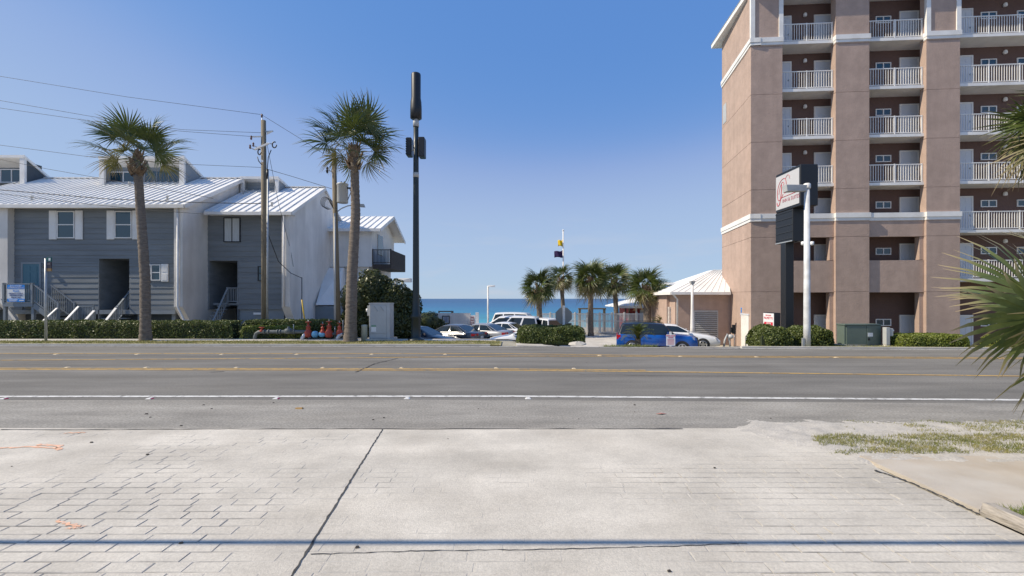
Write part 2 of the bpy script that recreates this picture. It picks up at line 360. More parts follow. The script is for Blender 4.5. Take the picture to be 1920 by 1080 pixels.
# sea
sea = sheet('sea', [-40000, -8000, -1500, -300, 300, 1500, 8000, 40000], c_(66), c_(30000), 24, -4.0, None or mat('sea_water', (0.02, 0.2, 0.4), 0.35, spec=0.25), zf=lambda x, y: 0)
def sea_nodes():
    m = MATS['sea_water']; nt = m.node_tree; N = nt.nodes; L = nt.links; b = N['Principled BSDF']
    g = N.new('ShaderNodeNewGeometry'); sx = N.new('ShaderNodeSeparateXYZ'); L.new(g.outputs['Position'], sx.inputs[0])
    mp = N.new('ShaderNodeMapping'); mp.inputs['Scale'].default_value = (0.004, 0.02, 1); L.new(g.outputs['Position'], mp.inputs[0])
    no = N.new('ShaderNodeTexNoise'); no.inputs['Scale'].default_value = 1.0; no.inputs['Detail'].default_value = 5; L.new(mp.outputs[0], no.inputs[0])
    ma = N.new('ShaderNodeMath'); ma.operation = 'MULTIPLY_ADD'; ma.inputs[1].default_value = 160; L.new(no.outputs[0], ma.inputs[0])
    L.new(sx.outputs['Y'], ma.inputs[2])
    mr = N.new('ShaderNodeMapRange'); mr.inputs[1].default_value = 130; mr.inputs[2].default_value = 900; L.new(ma.outputs[0], mr.inputs[0])
    cr = N.new('ShaderNodeValToRGB'); e = cr.color_ramp.elements
    e[0].position = 0; e[0].color = (0.05, 0.33, 0.35, 1); e[1].position = 1; e[1].color = (0.008, 0.075, 0.185, 1)
    for p, c in ((0.08, (0.035, 0.28, 0.335, 1)), (0.2, (0.014, 0.165, 0.29, 1)), (0.4, (0.010, 0.11, 0.24, 1))):
        q = cr.color_ramp.elements.new(p); q.color = c
    L.new(mr.outputs[0], cr.inputs[0])
    m2 = N.new('ShaderNodeMapping'); m2.inputs['Scale'].default_value = (0.05, 0.25, 1); L.new(g.outputs['Position'], m2.inputs[0])
    n2 = N.new('ShaderNodeTexNoise'); n2.inputs['Scale'].default_value = 1.0; n2.inputs['Detail'].default_value = 8; L.new(m2.outputs[0], n2.inputs[0])
    r2 = N.new('ShaderNodeMapRange'); r2.inputs[1].default_value = .3; r2.inputs[2].default_value = .7; r2.inputs[3].default_value = .72; r2.inputs[4].default_value = 1.22; L.new(n2.outputs[0], r2.inputs[0])
    mx = N.new('ShaderNodeMix'); mx.data_type = 'RGBA'; mx.blend_type = 'MULTIPLY'; mx.inputs[0].default_value = 1
    L.new(cr.outputs[0], mx.inputs[6]); L.new(r2.outputs[0], mx.inputs[7]); L.new(mx.outputs[2], b.inputs['Base Color'])
    bp = N.new('ShaderNodeBump'); bp.inputs['Strength'].default_value = 0.6; bp.inputs['Distance'].default_value = 1.0
    L.new(n2.outputs[0], bp.inputs['Height']); L.new(bp.outputs[0], b.inputs['Normal'])
sea_nodes()

# road markings
def line(name, f, w, m, x0, x1, dz=0.008):
    return sheet(name, rng(x0, x1, 1.0), lambda x: f(x) - w / 2, lambda x: f(x) + w / 2, 1, dz, m, zf=lambda x, y: 0)
yn = pw([(-60, 14.3), (-15.6, 13.9), (0, 13.75), (5, 13.43), (14, 12.74), (60, 9.6)])
yf = pw([(-60, 18.0), (-20, 17.8), (0, 17.75), (6.4, 17.06), (18.2, 16.5), (60, 14.5)])
ym = pw([(-60, 15.3), (-17.8, 15.85), (-6.2, 16.45), (0, 17.0), (4, 16.95), (6.4, 16.75), (18.2, 16.2), (60, 14.2)])
line('edge_line', wl, 0.15, LINEW, -60, 60)
line('lane_line', lambda x: yn(x) + .13, 0.12, LINEY, -60, 4); line('lane_line', lambda x: yn(x) - .13, 0.12, LINEY, -60, 60)
line('lane_line', ym, 0.12, LINEY, -60, 60); line('lane_line', yf, 0.12, LINEY, -60, 60)
line('edge_line', lambda x: fe(x) - .22, 0.12, LINEW, -60, 60)
# low kerb along the far edge
mk = MB(); xs = rng(-60, 60, 1)
for a, b in zip(xs[:-1], xs[1:]):
    if -1.5 < a < 10: continue
    mk.hexa([(a, fe(a), -.05), (b, fe(b), -.05), (b, fe(b) + .16, -.05), (a, fe(a) + .16, -.05)],
            [(a, fe(a), .075), (b, fe(b), .075), (b, fe(b) + .16, .075), (a, fe(a) + .16, .075)])
o = mk.build('kerb', CONC); o['kind'] = 'structure'
sheet('grass_verge', rng(-60, -0.5, .8), lambda x: fe(x) + .16, c_(22.45), 4, 0.012, TURF)
sheet('grass_verge', rng(10.4, 60, .8), lambda x: fe(x) + .16, lambda x: fe(x) + 6, 12, 0.012, TURF)
sheet('sidewalk', rng(-60, -0.8, .8), c_(22.45), c_(23.55), 2, 0.02, CONC)
sheet('parking_lot', rng(-6.6, 0.2, .4), c_(23.75), c_(39.0), 44, 0.0, mat('lot_asphalt', (0.20, 0.195, 0.19), .95, var=.12, scale=1.5))
sheet('driveway_apron', rng(0.2, 10.3, .4), lambda x: fe(x) + .16, c_(39.0), 60, 0.005, CONC)

# ---- stamped concrete driveway with brick pattern
def fillz(X, Y):
    n = noise.noise(Vector((X * .55, Y * .8, 3.1))) + .5 * noise.noise(Vector((X * 1.7, Y * 2.1, 7.7)))
    side = sstep(0.9, 3.2, abs(X + 0.9 - (0.6 if X > 0 else 0)))
    t = 0.10 + 0.62 * side - 0.7 * sstep(5.0, 6.8, Y) + 0.95 * n + .12 * (1 - side)
    return lerp(0.0141, 0.0045, min(1, max(0, t)))
drv = sheet('driveway', rng(-10, 4.62, .09), c_(2.4), c_(NE + .03), 60, 0.0, PAVE, zf=fillz)
def brick_mesh(L, Wd, sd):
    h, c = 0.014, 0.006; rr = random.Random(sd)
    def ring(i, z, j=0): return [(-L / 2 + i + rr.uniform(-j, j), -Wd / 2 + i + rr.uniform(-j, j), z), (L / 2 - i + rr.uniform(-j, j), -Wd / 2 + i + rr.uniform(-j, j), z),
                            (L / 2 - i + rr.uniform(-j, j), Wd / 2 - i + rr.uniform(-j, j), z), (-L / 2 + i + rr.uniform(-j, j), Wd / 2 - i + rr.uniform(-j, j), z)]
    m = MB(); j = .0035
    GR_ = None
    m.add(ring(0, 0, j) + ring(0, h - .004, j) + ring(c, h, j), [(8, 9, 10, 11)] + [(a + i, a + (i + 1) % 4, a + 4 + (i + 1) % 4, a + 4 + i) for a in (0, 4) for i in range(4)])
    return m
GRIME = mat('joint_grime', (0.40, 0.375, 0.335), .95, var=.25, scale=5)
BR = []; rw = 0.145; Yb = 2.75; row = 0; rb = random.Random(3)
while Yb < NE - .1:
    x = -9.6 + rb.uniform(0, .4)
    while x < 4.55:
        L = rb.choice((.30, .36, .42, .42, .48)); L = min(L, 4.58 - x)
        if L > .12 and abs(x + L / 2) < 1.13 * Yb + .5: BR.append((x + L / 2, Yb + rb.uniform(-.004, .004), L))
        x += L
    Yb += rw
BM = {}
BR.sort(key=lambda b: (b[0] ** 2 + b[1] ** 2 if b[1] > 3.45 else 999))
rest = MB()
for i, (x, y, L) in enumerate(BR):
    kk = (round(L, 2), i % 3); 
    if kk not in BM:
        mb = brick_mesh(kk[0] - .008, rw - .008, i); me_ = mb.mesh('brick', PAVE); me_.materials.append(GRIME); me_.polygons.foreach_set('material_index', [0] + [1] * 8); BM[kk] = (mb, me_)
    z = rb.uniform(-.0012, .0012)
    if i < 300:
        b = link('brick', BM[kk][1], drv, (x, y, z)); b.rotation_euler = (rb.uniform(-.004, .004), rb.uniform(-.003, .003), rb.uniform(-.006, .006))
    else:
        rest.add([(v[0] + x, v[1] + y, v[2] + z) for v in BM[kk][0].v], BM[kk][0].f)
o = rest.build('brick_field', PAVE, drv); o.data.materials.append(GRIME); o.data.polygons.foreach_set('material_index', ([0] + [1] * 8) * (len(rest.f) // 9)); o['kind'] = 'stuff'
# expansion joint and cracks
def ribbon(name, pts, w, z, m, jit=.02, n=40, parent=None, seed=1):
    rr = random.Random(seed); V = []; pts = [Vector((p[0], p[1], 0)) for p in pts]
    tot = len(pts) - 1
    for i in range(n + 1):
        t = i / n * tot; k = min(int(t), tot - 1); p = pts[k].lerp(pts[k + 1], t - k)
        d = (pts[k + 1] - pts[k]).normalized(); nn = Vector((-d.y, d.x, 0)); off = rr.uniform(-jit, jit); ww = w * rr.uniform(.5, 1.3) / 2
        V += [p + nn * (off - ww) + Vector((0, 0, z)), p + nn * (off + ww) + Vector((0, 0, z))]
    return link(name, npmesh(name, [tuple(v) for v in V], [(2 * i, 2 * i + 2, 2 * i + 3, 2 * i + 1) for i in range(n)], m), parent)
ribbon('expansion_joint', [(-2.11, 7.42), (-1.90, 5.4), (-1.66, 3.2)], .022, .019, TAR, .006, 70, drv)
def gp(x, y): Y = CH * F / (y - 560); return ((x - 960) / F * Y, Y)
ribbon('crack', [gp(582, 1043), gp(800, 1036), gp(1000, 1034), gp(1250, 1028), gp(1400, 1022)], .009, .0185, TAR, .006, 70, drv, 5)
for k_, (pp, w_) in enumerate([([gp(105, 980), gp(132, 988), gp(155, 992)], .035), ([gp(125, 994), gp(155, 992)], .03), ([gp(70, 836), gp(110, 838), gp(112, 846)], .07), ([gp(0, 842), gp(60, 840), gp(105, 843)], .05), ([gp(120, 814), gp(160, 813)], .04)]):
    o = ribbon('orange_paint_mark', pp, w_, .0195, ORANGE, .02, 14, None, k_)
    tag(o, ['curved orange spray paint stroke lowest on the brick driveway', 'short orange spray dash below the curved stroke', 'hooked orange paint mark near the driveway top left', 'long faded orange paint line at the left driveway edge', 'small orange paint dash just under the asphalt edge'][k_], 'paint mark', 'orange utility paint marks')
for k_, (pts, w_) in enumerate([([gp(668, 698), gp(700, 683), gp(745, 672)], .05), ([gp(395, 698), gp(420, 697)], .06), ([gp(1085, 702), gp(1250, 705), gp(1400, 706)], .02), ([gp(0, 808), gp(240, 807), gp(430, 806), gp(700, 806), gp(1000, 806), gp(1280, 806)], .03), ([gp(1640, 884), gp(1700, 905), gp(1780, 940), gp(1835, 968)], .035)]):
    o = ribbon('road_crack', pts, w_, .009 if k_ < 3 else .021, TAR, .03 if k_ < 3 else .012, 50, None, k_ + 20); o['kind'] = 'structure'
# right hand sand, slab and timber
slab = MB().box(4.70, 15, 4.58, 6.15, -.02, .028).build('concrete_path', SLAB); slab['kind'] = 'structure'
def sandz(X, Y):
    e = min(sstep(0, .9, X - (3.6 + .9 * sstep(7.6, 5.9, Y) - .5 * sstep(7.9, 7.5, Y) + .25 * noise.noise(Vector((X, Y * 2, 1))))), sstep(5.75, 6.1, Y + .05 * X - .2), sstep(8.5, 7.45, Y + .15 * noise.noise(Vector((X * 2, Y, 5)))))
    return lerp(-.03, .03 + .012 * noise.noise(Vector((X * 2.2, Y * 3, 2))), e) + .016 * noise.noise(Vector((X * 5, Y * 9, 2))) + .012 * noise.noise(Vector((X * 13, Y * 19, 8)))
sand = sheet('sand_strip', rng(2.8, 15, .06), c_(5.7), c_(9.0), 60, 0, SAND, zf=sandz)
sheet('soil_strip', rng(4.78, 15, .3), c_(1), c_(4.58), 8, 0.012, SOIL, zf=lambda x, y: .01 * noise.noise(Vector((x * 3, y * 3, 0))))
tb = thing('landscape_timber', 'split grey landscape timber edging the driveway at the bottom right corner', 'timber', (4.72, 3.6, .02))
m = MB(); pr = [(-.08, 0), (.08, 0), (.085, .07), (.05, .115), (-.045, .12), (-.085, .06)]
n = 8
vs = []
for i in range(n + 1):
    y = lerp(2.6, 4.5, i / n); rr = random.Random(i)
    vs += [(4.72 + p[0] + rr.uniform(-.006, .006), y + (rr.uniform(-.02, .02)), .015 + p[1] + rr.uniform(-.006, .006)) for p in pr]
fs = [(i * 6 + j, i * 6 + (j + 1) % 6, (i + 1) * 6 + (j + 1) % 6, (i + 1) * 6 + j) for i in range(n) for j in range(6)] + [(5, 4, 3, 2, 1, 0), tuple(n * 6 + j for j in range(6))]
m.add(vs, [tuple(reversed(f)) for f in fs]); m.build('beam', WOODT, tb)

def grass(name, n, samp, h, m, seed, label, w=.004):
    rr = np.random.default_rng(seed); pts = []; pr = random.Random(seed)
    while len(pts) < n:
        p = samp(pr)
        if p: pts.append(p)
    p = np.array(pts); a = rr.uniform(0, 6.283, n); hh = h * rr.uniform(.4, 1.2, n); lean = rr.uniform(.2, 1.1, n) * hh; b = rr.uniform(0, 6.283, n)
    ww = w * rr.uniform(.6, 1.5, n); dx = np.cos(a) * ww; dy = np.sin(a) * ww
    V = np.empty((n, 3, 3)); V[:, 0] = p - np.stack([dx, dy, 0 * dx], 1); V[:, 1] = p + np.stack([dx, dy, 0 * dx], 1)
    V[:, 2] = p + np.stack([np.cos(b) * lean, np.sin(b) * lean, hh], 1)
    o = link(name, npmesh(name, V.reshape(-1, 3), np.arange(3 * n).reshape(-1, 3), m)); tag(o, label, 'grass', kind='stuff'); return o
def patch(pr):
    X = pr.uniform(3.9, 11); Y = pr.uniform(6.1, 7.3)
    nn = noise.noise(Vector((X * 1.3, Y * 2.6, 9))) + .5 * noise.noise(Vector((X * 4, Y * 5, 2)))
    e = sstep(6.08, 6.3, Y) * sstep(7.35, 7.0, Y) * sstep(3.9, 4.9, X + .2 * nn)
    return (X, Y, sandz(X, Y) - .003) if nn + e * 1.5 - 1.15 > pr.uniform(-.12, .3) else None
grass('dry_grass', 15000, patch, .05, BLADE, 1, 'dry yellow green grass patch in the sand right of driveway', .0045)
def patch2(pr):
    X = pr.uniform(5.5, 12); Y = pr.uniform(7.25, 8.0); nn = noise.noise(Vector((X * 1.6, Y * 4, 19)))
    return (X, Y, sandz(X, Y) - .003) if nn + sstep(5.5, 8.2, X) * .6 > .25 + pr.uniform(-.1, .3) else None
grass('dry_grass', 5000, patch2, .04, BLADE, 2, 'thin dry grass patch between sand and road at right edge', .0045)
def patch3(pr):
    X = pr.uniform(4.84, 7); Y = pr.uniform(3.3, 4.62)
    return (X, Y, .01) if noise.noise(Vector((X * 3, Y * 3, 4))) > pr.uniform(-.7, .35) else None
grass('green_grass', 9000, patch3, .07, BLADE2, 3, 'green grass behind the grey timber at bottom right', .005)
def verge(pr):
    X = pr.uniform(-26, -.6); Y = pr.uniform(fe(X) + .18, 22.5)
    return (X, Y, gz(X, Y) + .01) if noise.noise(Vector((X * .8, Y * 2, 4))) > pr.uniform(-.8, .4) else None
grass('verge_grass', 14000, verge, .07, BLADE, 4, 'strip of dry grass along the far kerb before the hedge', .012)
def verge2(pr):
    X = pr.uniform(10.5, 26); Y = pr.uniform(fe(X) + .18, fe(X) + 2.5)
    return (X, Y, gz(X, Y) + .01) if noise.noise(Vector((X * .8, Y * 2, 14))) > pr.uniform(-.8, .4) else None
grass('verge_grass', 8000, verge2, .07, BLADE, 5, 'strip of dry grass along the kerb before the brown hotel', .012)
def mound(pr):
    X = pr.uniform(4.2, 6.6); Y = pr.uniform(20.6, 21.6); return (X, Y, gz(X, Y) + .005)
grass('green_grass', 2500, mound, .14, BLADE2, 6, 'low green ground cover around the small palm before blue car', .012)

# raised road markers, litter
mkm = MB(); mkm.hexa([(-.05, -.05, 0), (.05, -.05, 0), (.05, .05, 0), (-.05, .05, 0)], [(-.026, -.04, .018), (.026, -.04, .018), (.026, .04, .018), (-.026, .04, .018)])
rm = MB(); rm.hexa([(.030, -.036, .0), (.054, -.036, .0), (.054, .036, .0), (.030, .036, .0)], [(.024, -.036, .015), (.032, -.036, .015), (.032, .036, .015), (.024, .036, .015)])
MKY = mkm.mesh('marker', mat('marker_cream', (.62, .50, .33), .6)); MKW = mkm.mesh('marker', mat('marker_white', (.72, .7, .66), .6)); MKR = rm.mesh('lens', mat('marker_red', (.45, .02, .05), .3))
def ordn(i): return ['first', 'second', 'third', 'fourth', 'fifth', 'sixth', 'seventh', 'eighth', 'ninth', 'tenth', 'eleventh', 'twelfth'][i]
for i, x in enumerate((18, 288, 522, 765, 990)):
    X, Y = gp(x, 746); Y = wl(X) - .22
    t = thing('road_marker', f'white raised road marker on near white edge line, {ordn(i)} from the left', 'road marker', (X, Y, .004), 0, 'white markers along the near edge line')
    o = link('marker_body', MKW, t); o.scale = (1.25, 1.2, 1.1)
    if i < 3: o = link('reflector', MKR, t); o.scale = (1.25, 1.2, 1.1)
for i, x in enumerate((120, 270, 441, 604, 752, 930, 1075)):
    X = PX(x, 14.1)
    t = thing('road_marker', f'cream raised marker on the near double yellow line, {ordn(i)} from the left', 'road marker', (X, yn(X) + .33, 0), 0, 'cream markers along the near yellow line')
    o = link('marker_body', MKY, t); o.scale = (1.25, 1.2, 1.1)
for i, x in enumerate((108, 260, 418, 558, 698, 835, 1120, 1262, 1395, 1532)):
    X = PX(x, 17.6)
    t = thing('road_marker', f'cream raised marker on the far yellow line, {ordn(i)} from the left', 'road marker', (X, yf(X) - .25, 0), 0, 'cream markers along the far yellow line')
    o = link('marker_body', MKY, t); o.scale = (1.5, 1.3, 1.2)
X, Y = gp(561, 767)
tag(MB().hexa([(X - .07, Y - .02, .004), (X + .07, Y - .03, .004), (X + .075, Y + .025, .004), (X - .06, Y + .03, .004)], [(X - .065, Y - .015, .03), (X + .06, Y - .02, .034), (X + .07, Y + .02, .03), (X - .06, Y + .02, .026)]).build('wood_scrap', mat('scrap_wood', (.45, .27, .1), .8)), 'small orange brown wood scrap lying on the road shoulder', 'litter')
X, Y = gp(1240, 777)
lf = MB(); lf.add([(X - .1, Y, .012), (X - .02, Y - .05, .03), (X + .1, Y + .01, .012), (X + .01, Y + .05, .02), (X - .1, Y, .008), (X - .02, Y - .05, .026), (X + .1, Y + .01, .008), (X + .01, Y + .05, .016)], [(0, 1, 2, 3), (7, 6, 5, 4), (0, 4, 5, 1), (1, 5, 6, 2), (2, 6, 7, 3), (3, 7, 4, 0)])
tag(lf.build('dead_leaf', mat('dead_leaf_pink', (.5, .24, .2), .8)), 'curled pinkish dead leaf lying on the road shoulder', 'leaf')
dbr = MB(); rr = random.Random(11)
for x, y in [(397, 767), (382, 760), (275, 777), (282, 783), (513, 756), (340, 799), (897, 767), (720, 784), (700, 788), (1190, 760), (1190, 773), (1445, 785), (1085, 786), (670, 1030), (340, 1022), (22, 877), (277, 855), (172, 832), (1255, 1075), (1340, 880), (840, 825), (1100, 680)]:
    X, Y = gp(x, y); s_ = rr.uniform(.012, .03) * (1 if y < 800 else .7)
    z0 = .018 if y > 806 else .003
    dbr.hexa([(X - s_, Y - s_ * .7, z0), (X + s_, Y - s_ * .5, z0), (X + s_ * .8, Y + s_ * .6, z0), (X - s_ * .9, Y + s_ * .7, z0)], [(X - s_ * .5, Y - s_ * .4, z0 + s_ * .8), (X + s_ * .6, Y - s_ * .3, z0 + s_ * .6), (X + s_ * .4, Y + s_ * .3, z0 + s_ * .7), (X - s_ * .5, Y + s_ * .4, z0 + s_ * .5)])
tag(dbr.build('gravel_bits', mat('dark_debris', (.07, .06, .05), .9)), 'dark gravel and debris bits scattered over road and driveway', 'debris', kind='stuff')

# ------------------------------------------------------------------ vegetation
def frond_mesh(name, pet, Rl, n, spread, droop, curl, seed, m, wf=1.0, fold=.25):
    rr = random.Random(seed); V = []; Q = []; T = []
    def strip(pts, ws, side, tips):
        k = len(V)
        for p, w, t in zip(pts, ws, tips):
            V.append(tuple(p - side * w)); V.append(tuple(p + side * w)); T.extend((t, t))
        for i in range(len(pts) - 1): Q.append((k + 2 * i, k + 2 * i + 2, k + 2 * i + 3, k + 2 * i + 1))
    pts = [Vector((pet * t, 0, -droop * .25 * pet * t * t)) for t in (0, .33, .66, 1)]
    strip(pts, [.022, .016, .012, .010], Vector((0, 1, 0)), [0.1] * 4); strip(pts, [.018, .012, .009, .008], Vector((0, 0, 1)), [0.1] * 4)
    hub = pts[-1]
    for i in range(n):
        a = lerp(-spread, spread, (i + rr.uniform(-.2, .2)) / (n - 1)); L = Rl * (.70 + .30 * math.cos(a * .75)) * rr.uniform(.88, 1.08)
        d = Vector((math.cos(a), math.sin(a), fold * abs(math.sin(a)) + rr.uniform(-.05, .05))).normalized()
        sd = Vector((-math.sin(a), math.cos(a), rr.uniform(-.35, .35))).normalized()
        da = 2 * spread / n; w0 = min(.075, .40 * L * da * .55) * wf
        ps = []; dr = droop * rr.uniform(.6, 1.5); cu = curl * rr.uniform(.3, 1.7)
        for t in (.03, .25, .5, .75, 1.0):
            p = hub + d * L * t; p.z -= dr * L * (t ** 2) * .5 * (.5 + .5 * max(0, math.cos(a))) + cu * L * max(0, t - .45) ** 2
            ps.append(p)
        strip(ps, [.006, w0 * .7, w0, w0 * .55, .002], sd, (0, .15, .4, .72, 1.0))
    return npmesh(name, V, Q, m, T)
FM = {}
def fronds(kind):
    if kind in FM: return FM[kind]
    if kind == 'tall': FM[kind] = [frond_mesh('frond', 1.25, 1.3, 32, R(120), .5, .4, s, FR1, 1.0) for s in range(5)]
    if kind == 'talld': FM[kind] = [frond_mesh('frond', .9, 1.0, 26, R(100), .8, .9, 40 + s, FR2, .8) for s in range(3)]
    if kind == 'mid': FM[kind] = [frond_mesh('frond', .75, 1.0, 24, R(115), .7, .6, 60 + s, FR1, 1.0) for s in range(4)]
    if kind == 'midd': FM[kind] = [frond_mesh('frond', .65, .95, 20, R(95), 1.1, 1.1, 80 + s, FR2, 1.0) for s in range(3)]
    if kind == 'near': FM[kind] = [frond_mesh('frond', 1.0, 1.15, 28, R(112), .45, .3, 100 + s, FR3, 1.05, .2) for s in range(4)]
    if kind == 'dead': FM[kind] = [frond_mesh('frond', .6, .8, 18, R(75), 1.3, 1.2, 120 + s, FRD, .8) for s in range(3)]
    return FM[kind]
def put_frond(t, me, loc, az, el, roll=0, sc=1.0):
    o = link('frond', me, t)
    o.matrix_local = Matrix.Translation(loc) @ Matrix.Rotation(az, 4, 'Z') @ Matrix.Rotation(-el, 4, 'Y') @ Matrix.Rotation(roll, 4, 'X') @ Matrix.Scale(sc, 4)
def trunk_mesh(pts, r0, r1, seed, flare=1.25):
    rr = random.Random(seed); n = 120; ps = []; rs = []
    for i in range(n + 1):
        t = i / n; tt = t * (len(pts) - 1); k = min(int(tt), len(pts) - 2); p = Vector(pts[k]).lerp(Vector(pts[k + 1]), tt - k)
        if i: p = p + Vector((rr.uniform(-.006, .006), rr.uniform(-.006, .006), 0))
        ps.append(p); rs.append((lerp(r0, r1, t) * (1 + (flare - 1) * max(0, 1 - t * 9) ** 1.5)) * (1 + .045 * (i % 3 - 1) * rr.uniform(.4, 1.2)))
    return MB().tube(ps, rs, 14)
def palm(name, label, base, top, r0, r1, kinds, nf, el0, el1, sc, seed, group=None, boots=True, mids=None, dead=4, azoff=0):
    rr = random.Random(seed); t = thing(name, label, 'palm tree', base, 0, group)
    b = Vector(base); tp = Vector(top) - b
    pts = [Vector((0, 0, -.12))] + [Vector(q) - b for q in (mids or [])] + [tp]
    tm = trunk_mesh(pts, r0, r1, seed)
    tr = link('trunk', tm.mesh('trunk', BARK), t)
    if boots:
        mb = MB(); hb = .95 * sc if boots is True else boots
        for i in range(44):
            a = i * 2.39996; h = rr.random(); z = tp.z - hb * (1 - h) + .12; rad = r1 * (1.0 + .55 * math.sin(math.pi * min(1, h + .15)))
            c = Vector((tp.x + math.cos(a) * rad, tp.y + math.sin(a) * rad, z)); d = Vector((math.cos(a) * (.50 - .25 * h), math.sin(a) * (.5 - .25 * h), .85)).normalized()
            s_ = Vector((-math.sin(a), math.cos(a), 0)); L = rr.uniform(.26, .46) * sc; o_ = Vector((math.cos(a), math.sin(a), .1)) * .035
            w_ = .12 * sc
            mb.hexa([c - s_ * w_, c + s_ * w_, c + s_ * w_ * .9 - o_, c - s_ * w_ * .9 - o_][::-1], [c + d * L - s_ * w_ * .25, c + d * L + s_ * w_ * .25, c + d * L + s_ * w_ * .2 - o_, c + d * L - s_ * w_ * .2 - o_][::-1])
        link('leaf_bases', mb.mesh('leaf_bases', BOOT), t)['kind'] = 'stuff'
    for i in range(nf):
        h = (i + .5) / nf; el = lerp(el0, el1, h ** .85) + rr.uniform(-.12, .12); az = azoff + i * 2.39996 + rr.uniform(-.25, .25)
        old = h > .68
        me = rr.choice(fronds(kinds[1] if old and rr.random() < .75 else kinds[0]))
        put_frond(t, me, tp + Vector((0, 0, .18 * (1 - h))), az, el, rr.choice((-1, 1)) * rr.uniform(.1, 1.25), sc * rr.uniform(.88, 1.1))
    for i in range(dead):
        put_frond(t, rr.choice(fronds('dead')), tp + Vector((0, 0, -.1)), rr.uniform(0, 6.28), R(rr.uniform(-75, -50)), rr.uniform(-.5, .5), sc * .8)
    return t
palm('palm_tree', 'tall palm with open crown standing before the grey townhouse hedge', (PX(273, 22.7), 22.7, .04), P(257, 300, 22.7), 0.245, .175, ('tall', 'talld'), 21, R(80), R(-14), 1.0, 11, dead=1, mids=[P(272, 520, 22.7), P(264, 400, 22.7)])
palm('palm_tree', 'tall palm with full crown between transformer pole and black antenna pole', (PX(657, 22.2), 22.2, .04), P(664, 285, 22.2), 0.29, .185, ('tall', 'talld'), 28, R(82), R(-20), 1.04, 23, dead=1, mids=[P(660, 520, 22.2), P(667, 400, 22.2)])
g_ = 'palms along the white beach fence'
palm('palm_tree', 'leftmost of the five palms by the beach fence, behind parked cars', (PX(1013, 36), 36, -.88), P(1010, 541, 36), .24, .19, ('mid', 'midd'), 40, R(80), R(-52), 1.0, 31, g_, dead=4)
palm('palm_tree', 'slender leaning palm behind the stop sign with small crown', (PX(1060, 38), 38, -.88), P(1052, 525, 38), .19, .15, ('mid', 'midd'), 26, R(80), R(-40), .85, 32, g_, dead=2)
palm('palm_tree', 'broad palm before the white fence, third of the beach row', (PX(1108, 37), 37, -.88), P(1107, 525, 37), .24, .19, ('mid', 'midd'), 44, R(80), R(-50), 1.1, 33, g_, dead=4)
palm('palm_tree', 'palm with slanting trunk behind the fence, fourth of the beach row', (PX(1158, 40), 40, -.88), P(1152, 528, 40), .23, .2, ('mid', 'midd'), 36, R(80), R(-46), 1.08, 34, g_, dead=3)
palm('palm_tree', 'thick trunked palm right behind the blue car, rightmost of the beach row', (PX(1214, 34.5), 34.5, -.88), P(1213, 541, 34.5), .31, .24, ('mid', 'midd'), 44, R(80), R(-55), 1.05, 35, g_, dead=5)
palm('palm_tree', 'palm crown reaching in at the right edge before the hotel balconies', (PX(2010, 14), 14, -.0), P(1996, 240, 14), .22, .17, ('mid', 'midd'), 36, R(80), R(-50), 1.05, 36, dead=3)
# young fan palm close to the camera at the right edge
t = thing('fan_palm', 'large sharp fan palm fronds close by, reaching in from the right edge', 'palm', (7.4, 5.5, 0))
tm = trunk_mesh([(0, 0, -.1), (0, 0, 1.75)], .15, .12, 5); link('trunk', tm.mesh('trunk', BARK), t)
for az, el, roll, sc, kd, i in [(178, 22, 70, 1.02, 'near', 0), (196, 2, 60, 1.0, 'near', 1), (165, 40, -60, .95, 'near', 2), (188, -24, 75, .98, 'near', 3), (214, -14, 70, .86, 'near', 0), (205, 28, 35, .9, 'near', 1),
                                (30, 40, 20, 1, 'near', 2), (90, 30, 0, 1, 'near', 3), (330, 20, 10, 1, 'near', 0), (265, 35, 20, .9, 'near', 1), (120, 70, 0, .9, 'near', 2), (60, -5, 0, 1, 'near', 1), (182, -38, 60, .85, 'talld', 0), (240, -35, 40, .8, 'talld', 1), (200, -50, 80, .8, 'dead', 1)]:
    put_frond(t, fronds(kd)[i], Vector((0, 0, 1.58)), R(az), R(el), R(roll), sc)
# small sago palms
FM['sago'] = []
for s in range(3):
    rr = random.Random(s); V = []; Q = []; T = []
    for i in range(34):
        u = i / 33; x = .08 + .85 * u; z = .42 * math.sin(u * 1.9) - .30 * u * u; L = .17 * math.sin(math.pi * (.12 + .84 * u)) + .02
        for sg in (-1, 1):
            k = len(V); b0 = Vector((x, 0, z)); tip = b0 + Vector((.05, sg * L, .05 * rr.uniform(.2, 1.4)))
            V += [tuple(b0 - Vector((.014, 0, 0))), tuple(b0 + Vector((.014, 0, 0))), tuple(tip), tuple(tip - Vector((.008, 0, 0)))]; Q.append((k, k + 1, k + 2, k + 3)); T += [0, 0, .8, .8]
    k = len(V)
    for i in range(12):
        u = i / 11; x = .95 * u; z = .42 * math.sin(u * 1.9) - .30 * u * u; V += [(x, -.012, z), (x, .012, z)]; T += [0, 0]
    Q += [(k + 2 * i, k + 2 * i + 2, k + 2 * i + 3, k + 2 * i + 1) for i in range(11)]
    FM['sago'].append(npmesh('frond', V, Q, FR2 if s == 2 else FR1, T))
def sago(label, base, h, n, sc, seed):
    rr = random.Random(seed); t = thing('sago_palm', label, 'palm', base, 0, 'small sago palms')
    tm = trunk_mesh([(0, 0, -.1), (0, 0, h)], .17, .13, seed); link('trunk', tm.mesh('trunk', BARK), t)
    for i in range(n): put_frond(t, rr.choice(FM['sago']), Vector((0, 0, h)), i * 2.4, R(lerp(65, -10, i / n)), 0, sc * rr.uniform(.9, 1.1))
sago('small feathery palm standing right before the blue car', (PX(1196, 21.4), 21.4, gz(PX(1196, 21.4), 21.4)), .55, 26, .85, 1)
sago('low dark feathery palm between blue car and brown garage', (PX(1241, 33), 33, -.88), .9, 24, 1.0, 2)

